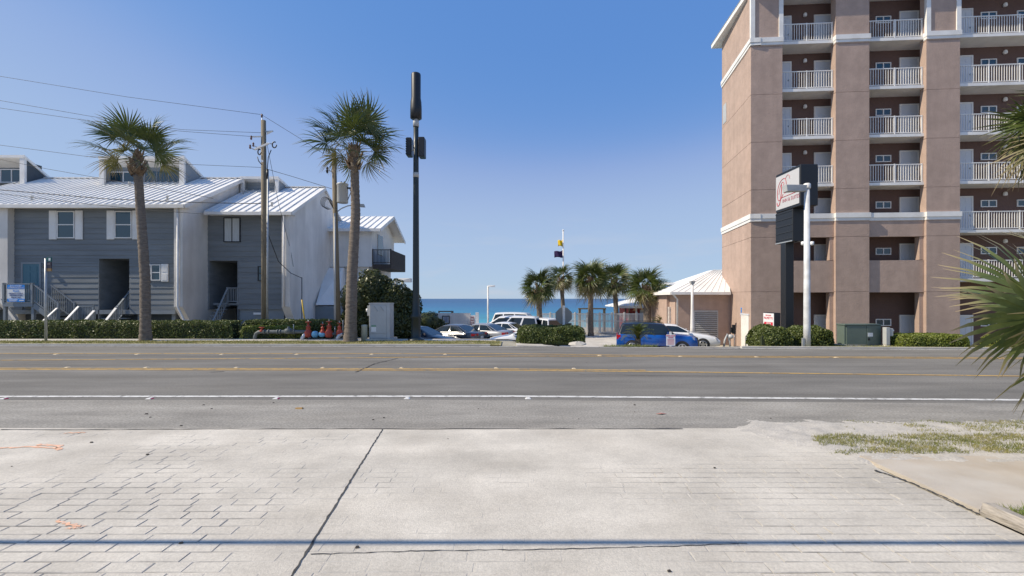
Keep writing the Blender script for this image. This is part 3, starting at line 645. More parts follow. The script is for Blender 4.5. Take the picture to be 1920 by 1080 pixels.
def leaves(P0, Nn, size, m, name, parent, seed, asp=.55):
    rr = np.random.default_rng(seed); n = len(P0)
    d = rr.normal(size=(n, 3)) * .8 + Nn * .9; d /= np.linalg.norm(d, axis=1)[:, None]
    e = rr.normal(size=(n, 3)); e -= d * (e * d).sum(1)[:, None]; e /= np.linalg.norm(e, axis=1)[:, None]
    g = np.cross(d, e); s = size * rr.uniform(.6, 1.35, n)[:, None]
    V = np.empty((n, 4, 3)); V[:, 0] = P0 - e * s; V[:, 1] = P0 - g * s * asp + d * s * .12; V[:, 2] = P0 + e * s; V[:, 3] = P0 + g * s * asp + d * s * .12
    V = V.reshape(-1, 3) - np.array(org(parent)); o = link(name, npmesh(name, V, np.arange(4 * n).reshape(-1, 4), m), parent); return o
def hedge(label, x0, x1, y0, y1, z0, z1, n, size, m, seed, rnd=.25, name='hedge', wob=.06, cat='hedge', group=None):
    rr = np.random.default_rng(seed); c = np.array([(x0 + x1) / 2, (y0 + y1) / 2, z0]); h = np.array([(x1 - x0) / 2, (y1 - y0) / 2, z1 - z0])
    t = thing(name, label, cat, tuple(c), 0, group)
    # superellipsoid surface (square in plan when long), flat base
    ex = 2 / max(.05, rnd) 
    d = rr.normal(size=(n * 3, 3))
    # spread evenly along the long axis
    a = rr.uniform(-1, 1, (n * 3, 3)); ax = rr.integers(0, 10, n * 3); 
    Afr = h[0] * h[2]; At = h[0] * h[1]; Ae = h[1] * h[2] / 2; pr_ = np.array([Afr, Afr, At * 2, Ae, Ae]); pr_ /= pr_.sum()
    f = rr.choice(5, n * 3, p=pr_)
    a[f == 0, 1] = -1; a[f == 1, 1] = 1; a[f == 2, 2] = 1; a[f == 3, 0] = -1; a[f == 4, 0] = 1
    a[:, 2] = np.where(f == 2, 1, (a[:, 2] + 1) / 2)
    a = a[:n]
    q = np.abs(a); nx = np.array([ex * max(1, h[0] / max(h[2], h[1])) , ex, ex])
    r_ = (q[:, 0] ** nx[0] + q[:, 1] ** nx[1] + np.maximum(0, a[:, 2]) ** nx[2]) ** (1 / ex)
    s_ = 1 / np.maximum(r_, 1e-6)
    p = a.copy(); p[:, 1] *= s_; p[:, 2] *= s_; p[:, 0] = np.where(q[:, 0] > .6, a[:, 0] * np.minimum(1, s_ ** .6), a[:, 0])
    nn = p / np.array([h[0] / h[2], h[1] / h[2], 1]); nn /= np.linalg.norm(nn, axis=1)[:, None]
    w = c + p * h
    bump = np.array([noise.noise(Vector((v[0] * 2.1, v[1] * 2.1, v[2] * 2.1 + seed))) for v in w])
    w += nn * (bump * wob * 1.6 - np.abs(rr.normal(size=n)) * wob * .9)[:, None]
    w[:, 2] = np.maximum(w[:, 2], z0 + .02)
    leaves(w, nn, size, m, 'foliage', t, seed)
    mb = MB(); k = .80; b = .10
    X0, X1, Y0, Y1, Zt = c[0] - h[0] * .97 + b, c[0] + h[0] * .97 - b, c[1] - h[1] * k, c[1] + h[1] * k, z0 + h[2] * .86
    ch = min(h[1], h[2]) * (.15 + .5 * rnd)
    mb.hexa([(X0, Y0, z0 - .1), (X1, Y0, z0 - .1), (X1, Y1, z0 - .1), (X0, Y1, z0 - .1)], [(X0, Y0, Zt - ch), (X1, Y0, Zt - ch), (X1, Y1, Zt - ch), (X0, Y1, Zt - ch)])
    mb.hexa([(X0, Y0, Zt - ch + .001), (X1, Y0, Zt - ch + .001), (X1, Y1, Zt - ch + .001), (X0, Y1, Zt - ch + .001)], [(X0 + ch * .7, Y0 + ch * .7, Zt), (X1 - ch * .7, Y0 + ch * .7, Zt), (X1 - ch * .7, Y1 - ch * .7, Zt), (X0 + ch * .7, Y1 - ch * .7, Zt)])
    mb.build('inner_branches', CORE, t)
    return t
hedge('long low dark hedge before the grey townhouses, left of the utility pole', -36, PX(452, 24), 23.65, 24.75, .03, .98, 34000, .045, HEDGE, 1, .2)
hedge('hedge behind the red pipe valves, below the white end wall', PX(455, 24.4), PX(640, 24.6), 24.2, 25.1, .03, 1.02, 11000, .045, HEDGE, 2, .25)
hedge('short yellow green hedge right behind the grey pipe', PX(452, 23.8), PX(580, 23.8), 23.6, 24.1, .03, .72, 6000, .045, HEDGEY, 3, .3)
hedge('rounded dense hedge around the base of the stop sign', PX(969, 22.3), PX(1096, 22.3), 21.5, 23.3, .02, .80, 15000, .045, HEDGE, 4, .45, wob=.09)
hedge('round bright hedge under the small arrow sign, left of the lamp post', PX(1411, 20.9), PX(1475, 20.9), 20.2, 21.7, -.02, .92, 9000, .05, HEDGE, 5, .6, wob=.09, group='hedges before the hotel')
hedge('round hedge standing right behind the white lamp post', PX(1474, 21.2), PX(1553, 21.2), 20.6, 22.0, -.04, .86, 9000, .05, HEDGE, 6, .6, wob=.09, group='hedges before the hotel')
hedge('long trimmed hedge right of the meter pedestal before the hotel pier', PX(1672, 20.7), PX(1800, 20.7), 20.0, 21.4, 0, .56, 11000, .04, HEDGEY, 7, .5, wob=.04, group='hedges before the hotel')
hedge('bright trimmed hedge behind the near palm fronds at right edge', PX(1856, 20.5), PX(2010, 20.5), 19.8, 21.2, 0, .54, 9000, .04, HEDGEY, 8, .5, wob=.04, group='hedges before the hotel')
def bush(label, blobs, n, size, m, seed, base):
    rr = np.random.default_rng(seed); t = thing('shrub', label, 'shrub', base); mb = MB(); Ps = []; Ns = []
    vol = np.array([b[3] * b[5] for b in blobs]); vol = vol / vol.sum()
    for (x, y, z, a, b_, c_2), f in zip(blobs, vol):
        k = int(n * f); d = rr.normal(size=(k, 3)); d /= np.linalg.norm(d, axis=1)[:, None]
        p = d * np.array([a, b_, c_2]) * (1 - np.abs(rr.normal(size=k)) * .10)[:, None] + np.array([x, y, z])
        bu = np.array([noise.noise(Vector((v[0] * 1.8, v[1] * 1.8, v[2] * 1.8))) for v in p])
        p += d * (bu * .28)[:, None]; ok = p[:, 2] > base[2]
        Ps.append(p[ok]); Ns.append(d[ok])
        st = [(math.sin(i / 8 * math.pi) * .80, -math.cos(i / 8 * math.pi) * .80) for i in range(9)]
        kk = len(mb.v); mb.lathe((0, 0, 0), [(max(.01, r), h) for r, h in st], 12)
        for i in range(kk, len(mb.v)): v = mb.v[i]; mb.v[i] = (v[0] * a + x, v[1] * b_ + y, max(base[2] - .05, v[2] * c_2 + z))
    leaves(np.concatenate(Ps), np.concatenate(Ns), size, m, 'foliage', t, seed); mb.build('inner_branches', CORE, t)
Yb = 26.0
def bl(x, y, rx, ry, Y=Yb, d=1.0): p = P(x, y, Y); return (p.x, p.y, p.z, rx * Y / F, d, ry * Y / F)
bush('big dark leafy shrub below the wooden balcony, behind the cabinet', [bl(672, 560, 34, 38), bl(700, 545, 34, 40), bl(735, 568, 34, 42), bl(690, 600, 50, 42), bl(745, 605, 42, 40), bl(768, 575, 22, 36, 26.5, .8), bl(665, 610, 26, 36)], 22000, .085, BUSH, 1, (PX(700, Yb), Yb, -.1))
bush('dark rounded shrub behind the parked dark car, right of antenna pole', [bl(800, 605, 28, 20, 31, 1), bl(775, 608, 24, 28, 31, 1), bl(818, 612, 16, 15, 31, .8)], 8000, .08, BUSH, 2, (PX(795, 31), 31, -.88))

# ------------------------------------------------------------------ townhouses
def balusters(m, p0, p1, h, n, w=.035):
    p0, p1 = Vector(p0), Vector(p1)
    for i in range(n):
        p = p0.lerp(p1, (i + .5) / n); m.box(p.x - w / 2, p.x + w / 2, p.y - w / 2, p.y + w / 2, p.z + .08, p.z + h)
def railing(parent, p0, p1, h, n, m, post=.09, rail=.09, ends=(1, 1), name='railing', mtop=None):
    p0, p1 = Vector(p0), Vector(p1); up = Vector((0, 0, h))
    r = MB().beam(p0 + up, p1 + up, rail, .05).build('handrail', mtop or m, parent)
    b = MB().beam(p0 + Vector((0, 0, .1)), p1 + Vector((0, 0, .1)), .05, .06).build('bottom_rail', m, parent)
    bb = MB(); balusters(bb, p0, p1, h - .03, n); bb.build('balusters', m, parent)['kind'] = 'stuff'
    for e, p in zip(ends, (p0, p1)):
        if e: MB().box(p.x - post / 2, p.x + post / 2, p.y - post / 2, p.y + post / 2, p.z - .05, p.z + h + .06).build('post', m, parent)
def siding(parent, X0, X1, z0, z1, Y, holes, h, m, name='siding_board'):
    n = max(1, round((z1 - z0) / h)); h = (z1 - z0) / n
    for i in range(n):
        a, b = z0 + i * h, z0 + (i + 1) * h; cuts = sorted({a, b} | {v for q in holes for v in q[2:] if a + .03 < v < b - .03})
        for c0, c1 in zip(cuts[:-1], cuts[1:]):
            mid = (c0 + c1) / 2; segs = [(X0, X1)]
            for hx0, hx1, hz0, hz1 in holes:
                if hz0 < mid < hz1:
                    ns = []
                    for s0, s1 in segs:
                        if hx0 >= s1 or hx1 <= s0: ns.append((s0, s1)); continue
                        if hx0 > s0: ns.append((s0, hx0))
                        if hx1 < s1: ns.append((hx1, s1))
                    segs = ns
            for s0, s1 in segs:
                MB().hexa([(s0, Y - .034, c0), (s1, Y - .034, c0), (s1, Y + .02, c0), (s0, Y + .02, c0)], [(s0, Y - .006, c1), (s1, Y - .006, c1), (s1, Y + .02, c1), (s0, Y + .02, c1)]).build(name, m, parent)
def metal_roof(parent, X0, X1, Y0, z0, Y1, z1, pitch, m=None, skip=None):
    n = max(1, round((X1 - X0) / pitch)); p = (X1 - X0) / n; th = .05; m = m or ROOFM
    for i in range(n):
        a, b = X0 + i * p, X0 + (i + 1) * p
        mb = MB().hexa([(a, Y0, z0 - th), (b - .004, Y0, z0 - th), (b - .004, Y1, z1 - th), (a, Y1, z1 - th)], [(a, Y0, z0), (b - .004, Y0, z0), (b - .004, Y1, z1), (a, Y1, z1)])
        mb.hexa([(a, Y0 - .01, z0 - .01), (a + .04, Y0 - .01, z0 - .01), (a + .04, Y1, z1 - .01), (a, Y1, z1 - .01)], [(a, Y0 - .01, z0 + .07), (a + .04, Y0 - .01, z0 + .07), (a + .04, Y1, z1 + .07), (a, Y1, z1 + .07)])
        mb.build('roof_panel', m, parent)
def win(parent, x0, y0, x1, y1, Y, fr=.06, bars=(), hb=(), mf=None, mg=None, dep=.06):
    mf = mf or WHITE; X0, X1, z1, z0 = PX(x0, Y), PX(x1, Y), PZ(y0, Y), PZ(y1, Y); f = MB()
    Yf = Y - dep
    f.box(X0, X1, Yf, Y + .03, z1 - fr, z1); f.box(X0, X1, Yf, Y + .03, z0, z0 + fr); f.box(X0, X0 + fr, Yf, Y + .03, z0 + fr, z1 - fr); f.box(X1 - fr, X1, Yf, Y + .03, z0 + fr, z1 - fr)
    for b in bars: X = lerp(X0, X1, b); f.box(X - fr / 2, X + fr / 2, Yf + .01, Y + .03, z0 + fr, z1 - fr)
    for b in hb: z = lerp(z0, z1, b); f.box(X0 + fr, X1 - fr, Yf + .012, Y + .03, z - fr / 2, z + fr / 2)
    o = f.build('window', mf, parent)
    MB().box(X0 + fr * .5, X1 - fr * .5, Yf + .03, Y + .02, z0 + fr * .5, z1 - fr * .5).build('pane', mg or GLASS, o)
    return o
def shutter(parent, x0, y0, x1, y1, Y):
    X0, X1, z1, z0 = PX(x0, Y), PX(x1, Y), PZ(y0, Y), PZ(y1, Y)
    m = MB().box(X0, X1, Y - .05, Y, z0, z1); md = (z0 + z1) / 2
    for a, b in ((z0 + .08, md - .05), (md + .05, z1 - .08)): m.box(X0 + .06, X1 - .06, Y - .062, Y - .05, a, b)
    m.build('shutter', WHITE, parent, .006)

YA = 27.0
zA0, zAe = PZ(581, YA), PZ(387, YA)
tA = thing('townhouse', 'grey lap sided townhouse with blue banner, teal door and white shutters', 'townhouse', (PX(175, YA), YA, .05), 0, 'raised townhouses')
XA0, XA1 = PX(18, YA), PX(329, YA)
zEave = PZ(384, 26.45); YR = 32.2; zR = PZ(335, YR); slope = (zR - zEave) / (YR - 26.45)
hx0, hx1, hz1 = PX(185, YA), PX(243, YA), PZ(485, YA)
# walls with the entry recess
m = MB(); m.box(XA0 - 6, XA1, YA + 3.2, 37, zA0, zAe)
m.box(XA0 - .1, hx0, YA + .02, YA + 3.2, zA0, zAe); m.box(hx1, XA1, YA + .02, YA + 3.2, zA0, zAe); m.box(hx0, hx1, YA + .02, YA + 3.2, hz1, zAe)
m.build('wall', SIDING, tA)
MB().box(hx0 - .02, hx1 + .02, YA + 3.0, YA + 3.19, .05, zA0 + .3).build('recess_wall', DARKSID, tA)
MB().box(hx0 + .002, hx0 + .05, YA - .03, YA + 3.0, .05, hz1).build('recess_wall', SIDING, tA)
siding(tA, XA0, XA1, zA0, zAe, YA, [(hx0, hx1, 0, hz1), (PX(43, YA), PX(77, YA), zA0, PZ(494, YA))], .325, SIDING)
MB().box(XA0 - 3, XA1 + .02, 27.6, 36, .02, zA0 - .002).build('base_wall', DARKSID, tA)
for x in (20, 92, 258, 322): MB().box(PX(x, 27.2), PX(x + 7, 27.2), 27.2, 27.5, .03, zA0).build('pier', SIDING2, tA)
MB().box(XA0, XA1, YA - .03, YA + .4, zA0 - .25, zA0 - .004).build('floor_beam', SIDING2, tA)
XL_ = PX(-125, YA); XW_ = PX(-9, 26.7)
MB().box(XL_, XW_ - .003, YA + .02, YA + 3.2, zA0, zAe).build('wall', SIDING, tA); siding(tA, XL_, XW_ - .005, zA0, zAe, YA, [], .325, SIDING)
MB().box(XL_ - .2, XL_ - .003, YA - .05, 37, .0, zAe + .1).build('end_wall', WSTUC, tA)
# party walls (white) with cut-back foot
def party(parent, X0, X1, Yf, Yb, zt, zfoot, dz=.7, dy=.55, zr=None, Yr=None, name='party_wall', Ye=None):
    prof = [(Yf, zfoot), (Yf, zt), ] 
    if zr: prof += [(Yr, zr)]
    prof += [(Yb, zt if not zr else zr - (Yb - Yr) * .5), (Yb, .0), (Yf + dy, .0), (Yf + dy * .9, zfoot - dz)]
    MB().prism([(X0, y, z) for y, z in prof], (X1 - X0, 0, 0)).build(name, WSTUC, parent)
party(tA, PX(328, 26.7), PX(344, 26.7), 26.62, 37, zEave - .02, PZ(575, 26.7), .75, .6, zR - .10, YR)
party(tA, PX(-8, 26.7), PX(17, 26.7), 26.62, 37, zEave - .10, PZ(560, 26.7), .75, .6)
m = MB().beam(P(2, 562, 26.45), P(33, 603, 26.4), .16, .16); m.beam(P(30, 600, 26.4), P(34, 628, 26.4), .16, .16); m.build('brace', WSTUC, tA)
MB().tube([P(333, 392, 26.55), P(333, 575, 26.55), P(345, 600, 26.55), P(346, 618, 26.55)], .06, 8).build('downpipe', WHITE, tA)
# roof
XRL, XRR = PX(-130, 26.5), PX(346, 26.45)
metal_roof(tA, XRL, XRR, 26.4, zEave, YR, zR, .42)
MB().hexa([(XRL, YR, zR - .08), (XRR, YR, zR - .08), (XRR, 38, zR - 3.1), (XRL, 38, zR - 3.1)], [(XRL, YR, zR + .03), (XRR, YR, zR + .03), (XRR, 38, zR - 3), (XRL, 38, zR - 3)]).build('rear_roof', ROOFM, tA)
MB().box(XRL, XRR + .03, 26.33, 26.39, zEave - .20, zEave + .02).build('fascia', WHITE, tA, .01)
MB().beam((XRR + .03, 26.4, zEave - .1), (XRR + .03, YR, zR - .1), .05, .24).build('rake_board', WHITE, tA)
MB().box(XRL, XRR - .02, 26.39, YA + .03, zEave - .12, zEave - .08).build('soffit', WHITE, tA)
MB().beam((XRL, YR, zR + .05), (XRR, YR, zR + .05), .3, .06).build('ridge_cap', ROOFM, tA)
for x, y in ((60, 374), (314, 377), (243, 347)):
    Yv = 27.2 if y > 360 else 30.2; z = zEave + (Yv - 26.4) * slope; X = PX(x, Yv); MB().lathe((X, Yv, z - .08), [(.05, 0), (.05, .28), (.08, .3), (.08, .36)], 10).build('roof_vent', LGREY, tA)
def dormer(parent, x0, x1, ytop, ybot, zE, YE, YRg, zRg, rec, wins, mw, post=9, bars=None, lside=True):
    sl = (zRg - zE) / (YRg - YE); a = (560 - ybot) / F; Yd = (zE - sl * YE - CH) / (a - sl); z0 = CH + a * Yd; z1 = CH + (560 - ytop) / F * Yd
    X0, X1 = PX(x0, Yd), PX(x1, Yd); d = .12; th = .18; pw_ = post * Yd / F
    for Xa in (X0, X1 - d):
        MB().prism([(Xa, Yd + .02, z0 - .1), (Xa, Yd + .02, z1 - th), (Xa, YRg + .1, zRg + .06), (Xa, YRg + .1, zRg - .2), (Xa, Yd + 1.0, z0 + .3)], (d, 0, 0)).build('dormer_cheek', mw, parent)
    MB().hexa([(X0 - .06, Yd - .06, z1 - th), (X1 + .06, Yd - .06, z1 - th), (X1 + .06, YRg + .25, zRg + .02), (X0 - .06, YRg + .25, zRg + .02)], [(X0 - .06, Yd - .06, z1), (X1 + .06, Yd - .06, z1), (X1 + .06, YRg + .25, zRg + .2), (X0 - .06, YRg + .25, zRg + .2)]).build('dormer_roof', WHITE, parent)
    for Xa in (X0 - .02, X1 + .02 - pw_): MB().box(Xa, Xa + pw_, Yd - .03, Yd + .12, z0 - .12, z1 - th - .003).build('dormer_post', WHITE if mw is not DARKSID else WHITE, parent)
    Yw = Yd + rec; zb = z0 - .25
    siding(parent, X0 + d, X1 - d, zb + .2, z1 - th - .05 - rec * .1, Yw, [], .22, mw, 'dormer_board')
    MB().box(X0 + d, X1 - d, Yw + .02, Yw + .5, zb - .3, z1 - th - rec * .25).build('dormer_wall', mw, parent)
    MB().box(X0 + d, X1 - d, Yd + .02, Yw + .02, z0 - .02, z0 + .06).build('dormer_sill', mw, parent)
    for w in wins: win(parent, w[0], w[1], w[2], w[3], Yw - .03, .07 if len(w) < 6 else .05, w[4], (), WHITE if len(w) < 6 else SIDING2)
    return Yd
dormer(tA, -120, 46, 291, 345, zEave, 26.4, YR, zR, .75, [(-60, 317, 41, 343, (.25, .5, .62, .82))], DARKSID)
dormer(tA, 187, 345, 293, 347, zEave, 26.4, YR, zR, .75, [(206, 322, 258, 343, (.5,)), (272, 320, 336, 346, (.36, .7), 1)], SIDING2)
# windows, doors
for x0, x1 in ((108, 141), (216, 248)):
    win(tA, x0, 396, x1, 447, YA - .03, .06, (), (.5,)); 
shutter(tA, 93, 395, 107, 449, YA - .035); shutter(tA, 142, 395, 156, 449, YA - .035); shutter(tA, 201, 395, 215, 449, YA - .035); shutter(tA, 249, 395, 262, 449, YA - .035)
win(tA, 284, 496, 302, 526, YA - .03, .05, (), (.5,)); shutter(tA, 277, 495, 283, 528, YA - .035); shutter(tA, 303, 495, 316, 528, YA - .035)
d_ = MB(); X0, X1 = PX(44, YA), PX(75, YA); z1, z0 = PZ(495, YA), PZ(566, YA)
dr = MB().box(X0, X1, YA - .03, YA + .03, z0, z1).build('door', TEAL, tA)
for i in range(2):
    xa = lerp(X0, X1, .14 + .42 * i); xb = xa + (X1 - X0) * .30
    for a, b in ((.82, .94), (.48, .78), (.08, .42)): MB().box(xa, xb, YA - .044, YA - .03, lerp(z0, z1, a), lerp(z0, z1, b)).build('door_panel', TEAL, dr)
MB().lathe((X1 - .09, YA - .10, z0 + .95), [(.03, 0), (.03, .07)], 8, 'y').build('door_knob', GALV, dr)
f = MB(); f.box(X0 - .1, X0, YA - .05, YA + .02, z0, z1 + .1); f.box(X1, X1 + .1, YA - .05, YA + .02, z0, z1 + .1); f.box(X0, X1, YA - .05, YA + .02, z1, z1 + .1); f.build('door_frame', SIDING2, tA)
MB().pbox(80, 496, 84, 503, YA - .2, .17).build('wall_light', BLACK, tA)
# porch, stairs
Yp = 25.85; zd = PZ(567, Yp); Xp0, Xp1 = PX(6, Yp), PX(59, Yp)
MB().box(Xp0 - .05, Xp1 + .05, Yp, YA - .02, zd - .24, zd).build('porch_deck', SIDING2, tA)
for X in (Xp0, Xp1): MB().box(X - .07, X + .07, Yp + .05, Yp + .19, .0, zd - .24).build('porch_post', SIDING2, tA)
railing(tA, (Xp0, Yp + .05, zd), (Xp1, Yp + .05, zd), 1.05, 13, SIDING2, .12, .12)
zl = .85; Xl = PX(108, Yp)
railing(tA, (Xp1 + .1, Yp + .05, zd), (Xl, Yp + .05, zl), 1.02, 11, SIDING2, .1, .09, (0, 1))
railing(tA, (Xp1 + .1, YA - .15, zd), (Xl, YA - .15, zl), 1.02, 11, SIDING2, .1, .09, (0, 1))
for i in range(6):
    X = lerp(Xp1 + .05, Xl, i / 6); z = lerp(zd, zl, (i + 1) / 6); MB().box(X, X + (Xl - Xp1) / 6 + .03, Yp + .1, YA - .1, z - .05, z).build('step', SIDING2, tA)
MB().beam((Xp1 + .05, Yp + .07, zd - .15), (Xl, Yp + .07, zl - .15), .05, .28).build('stringer', SIDING2, tA)
MB().box(Xl, Xl + 1.05, Yp, YA - .03, zl - .15, zl).build('stair_landing', SIDING2, tA)
for X in (Xl + .05, Xl + 1.0): MB().box(X - .05, X + .05, Yp + .02, Yp + .12, .0, zl - .15).build('post', SIDING2, tA)
def rstair(x0, y0, Ya, x1, y1, Yb, n, sh=.95, mt=None):      # handrail given by two photo points
    a = P(x0, y0, Ya); b = P(x1, y1, Yb); railing(tA, a - Vector((0, 0, sh)), b - Vector((0, 0, sh)), sh, n, SIDING2, .09, .12, (0, 1), mtop=mt)
rstair(70, 612, 24.95, 108, 577, Yp, 9, mt=WHITE); rstair(116, 608, 25.0, 148, 574, 26.0, 9, mt=WHITE)
rstair(153, 608, 25.0, 177, 582, 26.0, 7, mt=WHITE); rstair(193, 608, 25.2, 218, 577, 26.3, 8, mt=WHITE)
a, b = P(218, 577, 26.3), P(243, 547, 27.9); railing(tA, a - Vector((0, 0, .95)), b - Vector((0, 0, .95)), .95, 9, SIDING2, .09, .09, (0, 1))
railing(tA, P(148, 574, 26.0) - Vector((0, 0, .95)), P(175, 574, 26.0) - Vector((0, 0, .95)), .95, 9, SIDING2, .09, .09, (0, 1))
for i in range(5):
    z = .1 + .17 * i; MB().box(PX(110, 25.5), PX(136, 25.5), 24.9 + .24 * i, 25.2 + .24 * i, z - .05, z).build('step', SIDING2, tA)
for i in range(8):
    z = .1 + .18 * i; MB().box(hx0 + .08, PX(236, 27), 25.7 + .27 * i, 26.0 + .27 * i, z - .05, z).build('step', SIDING2, tA)

# banner on the porch
bn = thing('banner', 'blue and white rental banner tied to the porch railing', 'banner', tuple(P(30, 566, Yp - .06)))
Yb_ = Yp - .06
MB().pbox(13.5, 534, 46, 566, Yb_, .02).build('panel', SIGNW, bn); MB().pbox(13.5, 534, 46, 541.5, Yb_ - .006, .005).build('blue_band', SIGNB, bn); MB().pbox(13.5, 560, 46, 566, Yb_ - .006, .005).build('blue_band', SIGNB, bn)
def fl(px, py, Y): return frameM(P(px, py, Y), (1, 0, 0), (0, 0, 1))
for tx, y, sz, mm in (('BEACHFRONT', 536.3, .105, SIGNW), ('TOWNHOUSES AT', 539.5, .105, SIGNW), ('ECD', 545.5, .17, SIGNB), ('EMERALD COAST', 550.5, .105, NAVY), ('DESTINATIONS', 553.8, .105, NAVY), ('850 387 7829', 557.7, .095, NAVY)):
    text('lettering', tx, sz, fl(29.8, y, Yb_ - .012), mm, bn)
MB().pbox(16, 561.5, 33, 562.7, Yb_ - .01, .005).build('small_print', SIGNW, bn); MB().pbox(17, 563.6, 31, 564.8, Yb_ - .01, .005).build('small_print', SIGNW, bn); MB().pbox(36, 562.3, 44.5, 564.2, Yb_ - .01, .005).build('small_print', SIGNW, bn)

# second townhouse
YB = 28.85; tB = thing('townhouse', 'narrow grey townhouse with white end wall, right of utility pole', 'townhouse', (PX(460, YB), YB, .05), 0, 'raised townhouses')
zB0, zBe = PZ(580, YB), PZ(402, YB); XB0, XB1 = PX(390, YB), PX(531, YB)
zEb = PZ(398, 28.25); YRb = 33.3; zRb = PZ(352, YRb)
hx0, hx1, hz1 = PX(393, YB), PX(447, YB), PZ(489, YB)
m = MB(); m.box(XB0 - .05, XB1 + .1, YB + 3, 37, zB0, zBe); m.box(XB0 - .05, hx0, YB + .02, YB + 3, zB0, zBe); m.box(hx1, XB1 + .1, YB + .02, YB + 3, zB0, zBe); m.box(hx0, hx1, YB + .02, YB + 3, hz1, zBe); m.build('wall', SIDING, tB)
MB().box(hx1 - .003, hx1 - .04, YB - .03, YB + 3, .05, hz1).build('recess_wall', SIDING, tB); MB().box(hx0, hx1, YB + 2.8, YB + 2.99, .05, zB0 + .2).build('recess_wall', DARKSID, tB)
siding(tB, XB0, XB1, zB0, zBe, YB, [(hx0, hx1, 0, hz1)], .33, SIDING)
MB().box(hx1, XB1, YB + .1, YB + 6, .03, zB0 - .002).build('base_wall', SIDING2, tB)
win(tB, 420, 408, 451, 454, YB - .03, .05, (.5,), (), BLACK, CURT); win(tB, 484, 499, 497, 527, YB - .03, .05, (), (.5,), BLACK)
metal_roof(tB, PX(384, 28.2), PX(547, 28.2), 28.15, zEb, YRb, zRb, .50)
XL, XRt = PX(384, 28.2), PX(547, 28.2)
MB().hexa([(XL, YRb, zRb - .08), (XRt, YRb, zRb - .08), (XRt, 38, zRb - 2.7), (XL, 38, zRb - 2.7)], [(XL, YRb, zRb + .03), (XRt, YRb, zRb + .03), (XRt, 38, zRb - 2.6), (XL, 38, zRb - 2.6)]).build('rear_roof', ROOFM, tB)
MB().box(XL, XRt + .02, 28.08, 28.14, zEb - .20, zEb + .02).build('fascia', WHITE, tB, .01); MB().box(XL, XRt - .03, 28.14, YB + .03, zEb - .12, zEb - .08).build('soffit', WHITE, tB)
MB().beam((XRt + .02, 28.15, zEb - .08), (XRt + .02, YRb, zRb - .08), .04, .2).build('rake_board', WHITE, tB); MB().beam((XL, YRb, zRb + .05), (XRt, YRb, zRb + .05), .3, .06).build('ridge_cap', ROOFM, tB)
party(tB, PX(529, 28.3), PX(544, 28.3), 28.25, 35.3, zEb - .05, PZ(575, 28.3), .7, .55, zRb - .12, YRb, 'end_wall')
dormer(tB, 452, 521, 331, 361, zEb, 28.15, YRb, zRb, .5, [], SIDING2, 6)
MB().tube([P(532, 402, 28.18), P(532, 575, 28.18)], .05, 8).build('downpipe', WHITE, tB)
for x, y in ((456, 362), (510, 388)):
    Yv = 31.8 if y < 370 else 29.2; z = zEb + (Yv - 28.15) * (zRb - zEb) / (YRb - 28.15); MB().lathe((PX(x, Yv), Yv, z - .08), [(.05, 0), (.05, .25), (.09, .27), (.09, .34)], 10).build('roof_vent', LGREY, tB)
zt = PZ(568, 29.2)
railing(tB, P(427, 568, 28.95), P(446, 568, 28.95), .95, 6, SIDING2, .1, .1)
a, b = P(396, 640, 27.3), P(427, 568, 28.95); railing(tB, a, b, .95, 9, SIDING2, .1, .1, (1, 0))
for i in range(9): MB().box(PX(393, 28.2), PX(413, 28.2), 27.3 + .2 * i, 27.56 + .2 * i, .05 + .2 * i, .1 + .2 * i).build('step', SIDING2, tB)
MB().box(hx0 + .05, hx1 - .05, 29.1, YB + 2.8, zt - .15, zt).build('stair_landing', SIDING2, tB)
MB().pbox(475, 586, 489, 590, YB - .05, .03).build('number_plate', SIGNW, tB)
MB().tube([P(566, 520, 29), P(566, 600, 29)], .03, 6).build('conduit', DARKSID, tB)

# white rear house with balcony
YC = 34.5; tC = thing('beach_house', 'white house with brown wooden balcony behind the big shrub', 'house', (PX(660, YC), YC, .0))
XC0, XC1 = PX(600, YC), PX(697, YC); zC0, zC1 = PZ(500, YC), PZ(428, YC)
MB().box(XC0, XC1, YC, 41, zC0, zC1 + .1).build('wall', WSTUC, tC)
MB().box(XC0, PX(690, YC), YC + .3, 41, -.1, zC0 - .003).build('base_wall', WSTUC, tC)
MB().hexa([(PX(592, 31.5), 31.5, PZ(572, 31.5)), (PX(640, 33), 32.5, PZ(572, 31.5)), (PX(650, YC), YC, PZ(572, 31.5)), (XC0, YC, PZ(572, 31.5))], [(PX(614, YC), YC - .25, zC0 - .1), (PX(646, YC), YC - .25, zC0 - .1), (PX(646, YC), YC - .01, zC0 - .1), (PX(614, YC), YC - .01, zC0 - .1)]).build('skirt_roof', ROOFM, tC)
MB().box(PX(590, 31.8), PX(640, 32.6), 31.9, YC + .2, -.1, PZ(574, 31.5)).build('shed_wall', SIDING2, tC)
ze = PZ(429, 34.1); Yrc = 38.0; zr = PZ(406, Yrc); metal_roof(tC, XC0 - .3, PX(713, 34.1), 34.05, ze, Yrc, zr, .5)
Xe = PX(713, 34.1)
MB().hexa([(XC0, Yrc, zr - .08), (Xe, Yrc, zr - .08), (Xe, 42, ze - .1), (XC0, 42, ze - .1)], [(XC0, Yrc, zr + .02), (Xe, Yrc, zr + .02), (Xe, 42, ze), (XC0, 42, ze)]).build('rear_roof', ROOFM, tC)
MB().box(XC0 - .3, Xe + .02, 33.98, 34.04, ze - .2, ze + .02).build('fascia', WHITE, tC)
MB().beam((Xe + .02, 34.05, ze - .1), (Xe + .02, Yrc, zr - .1), .05, .26).build('rake_board', WHITE, tC); MB().beam((Xe + .02, Yrc, zr - .1), (Xe + .02, 42, ze - .1), .05, .26).build('rake_board', WHITE, tC)
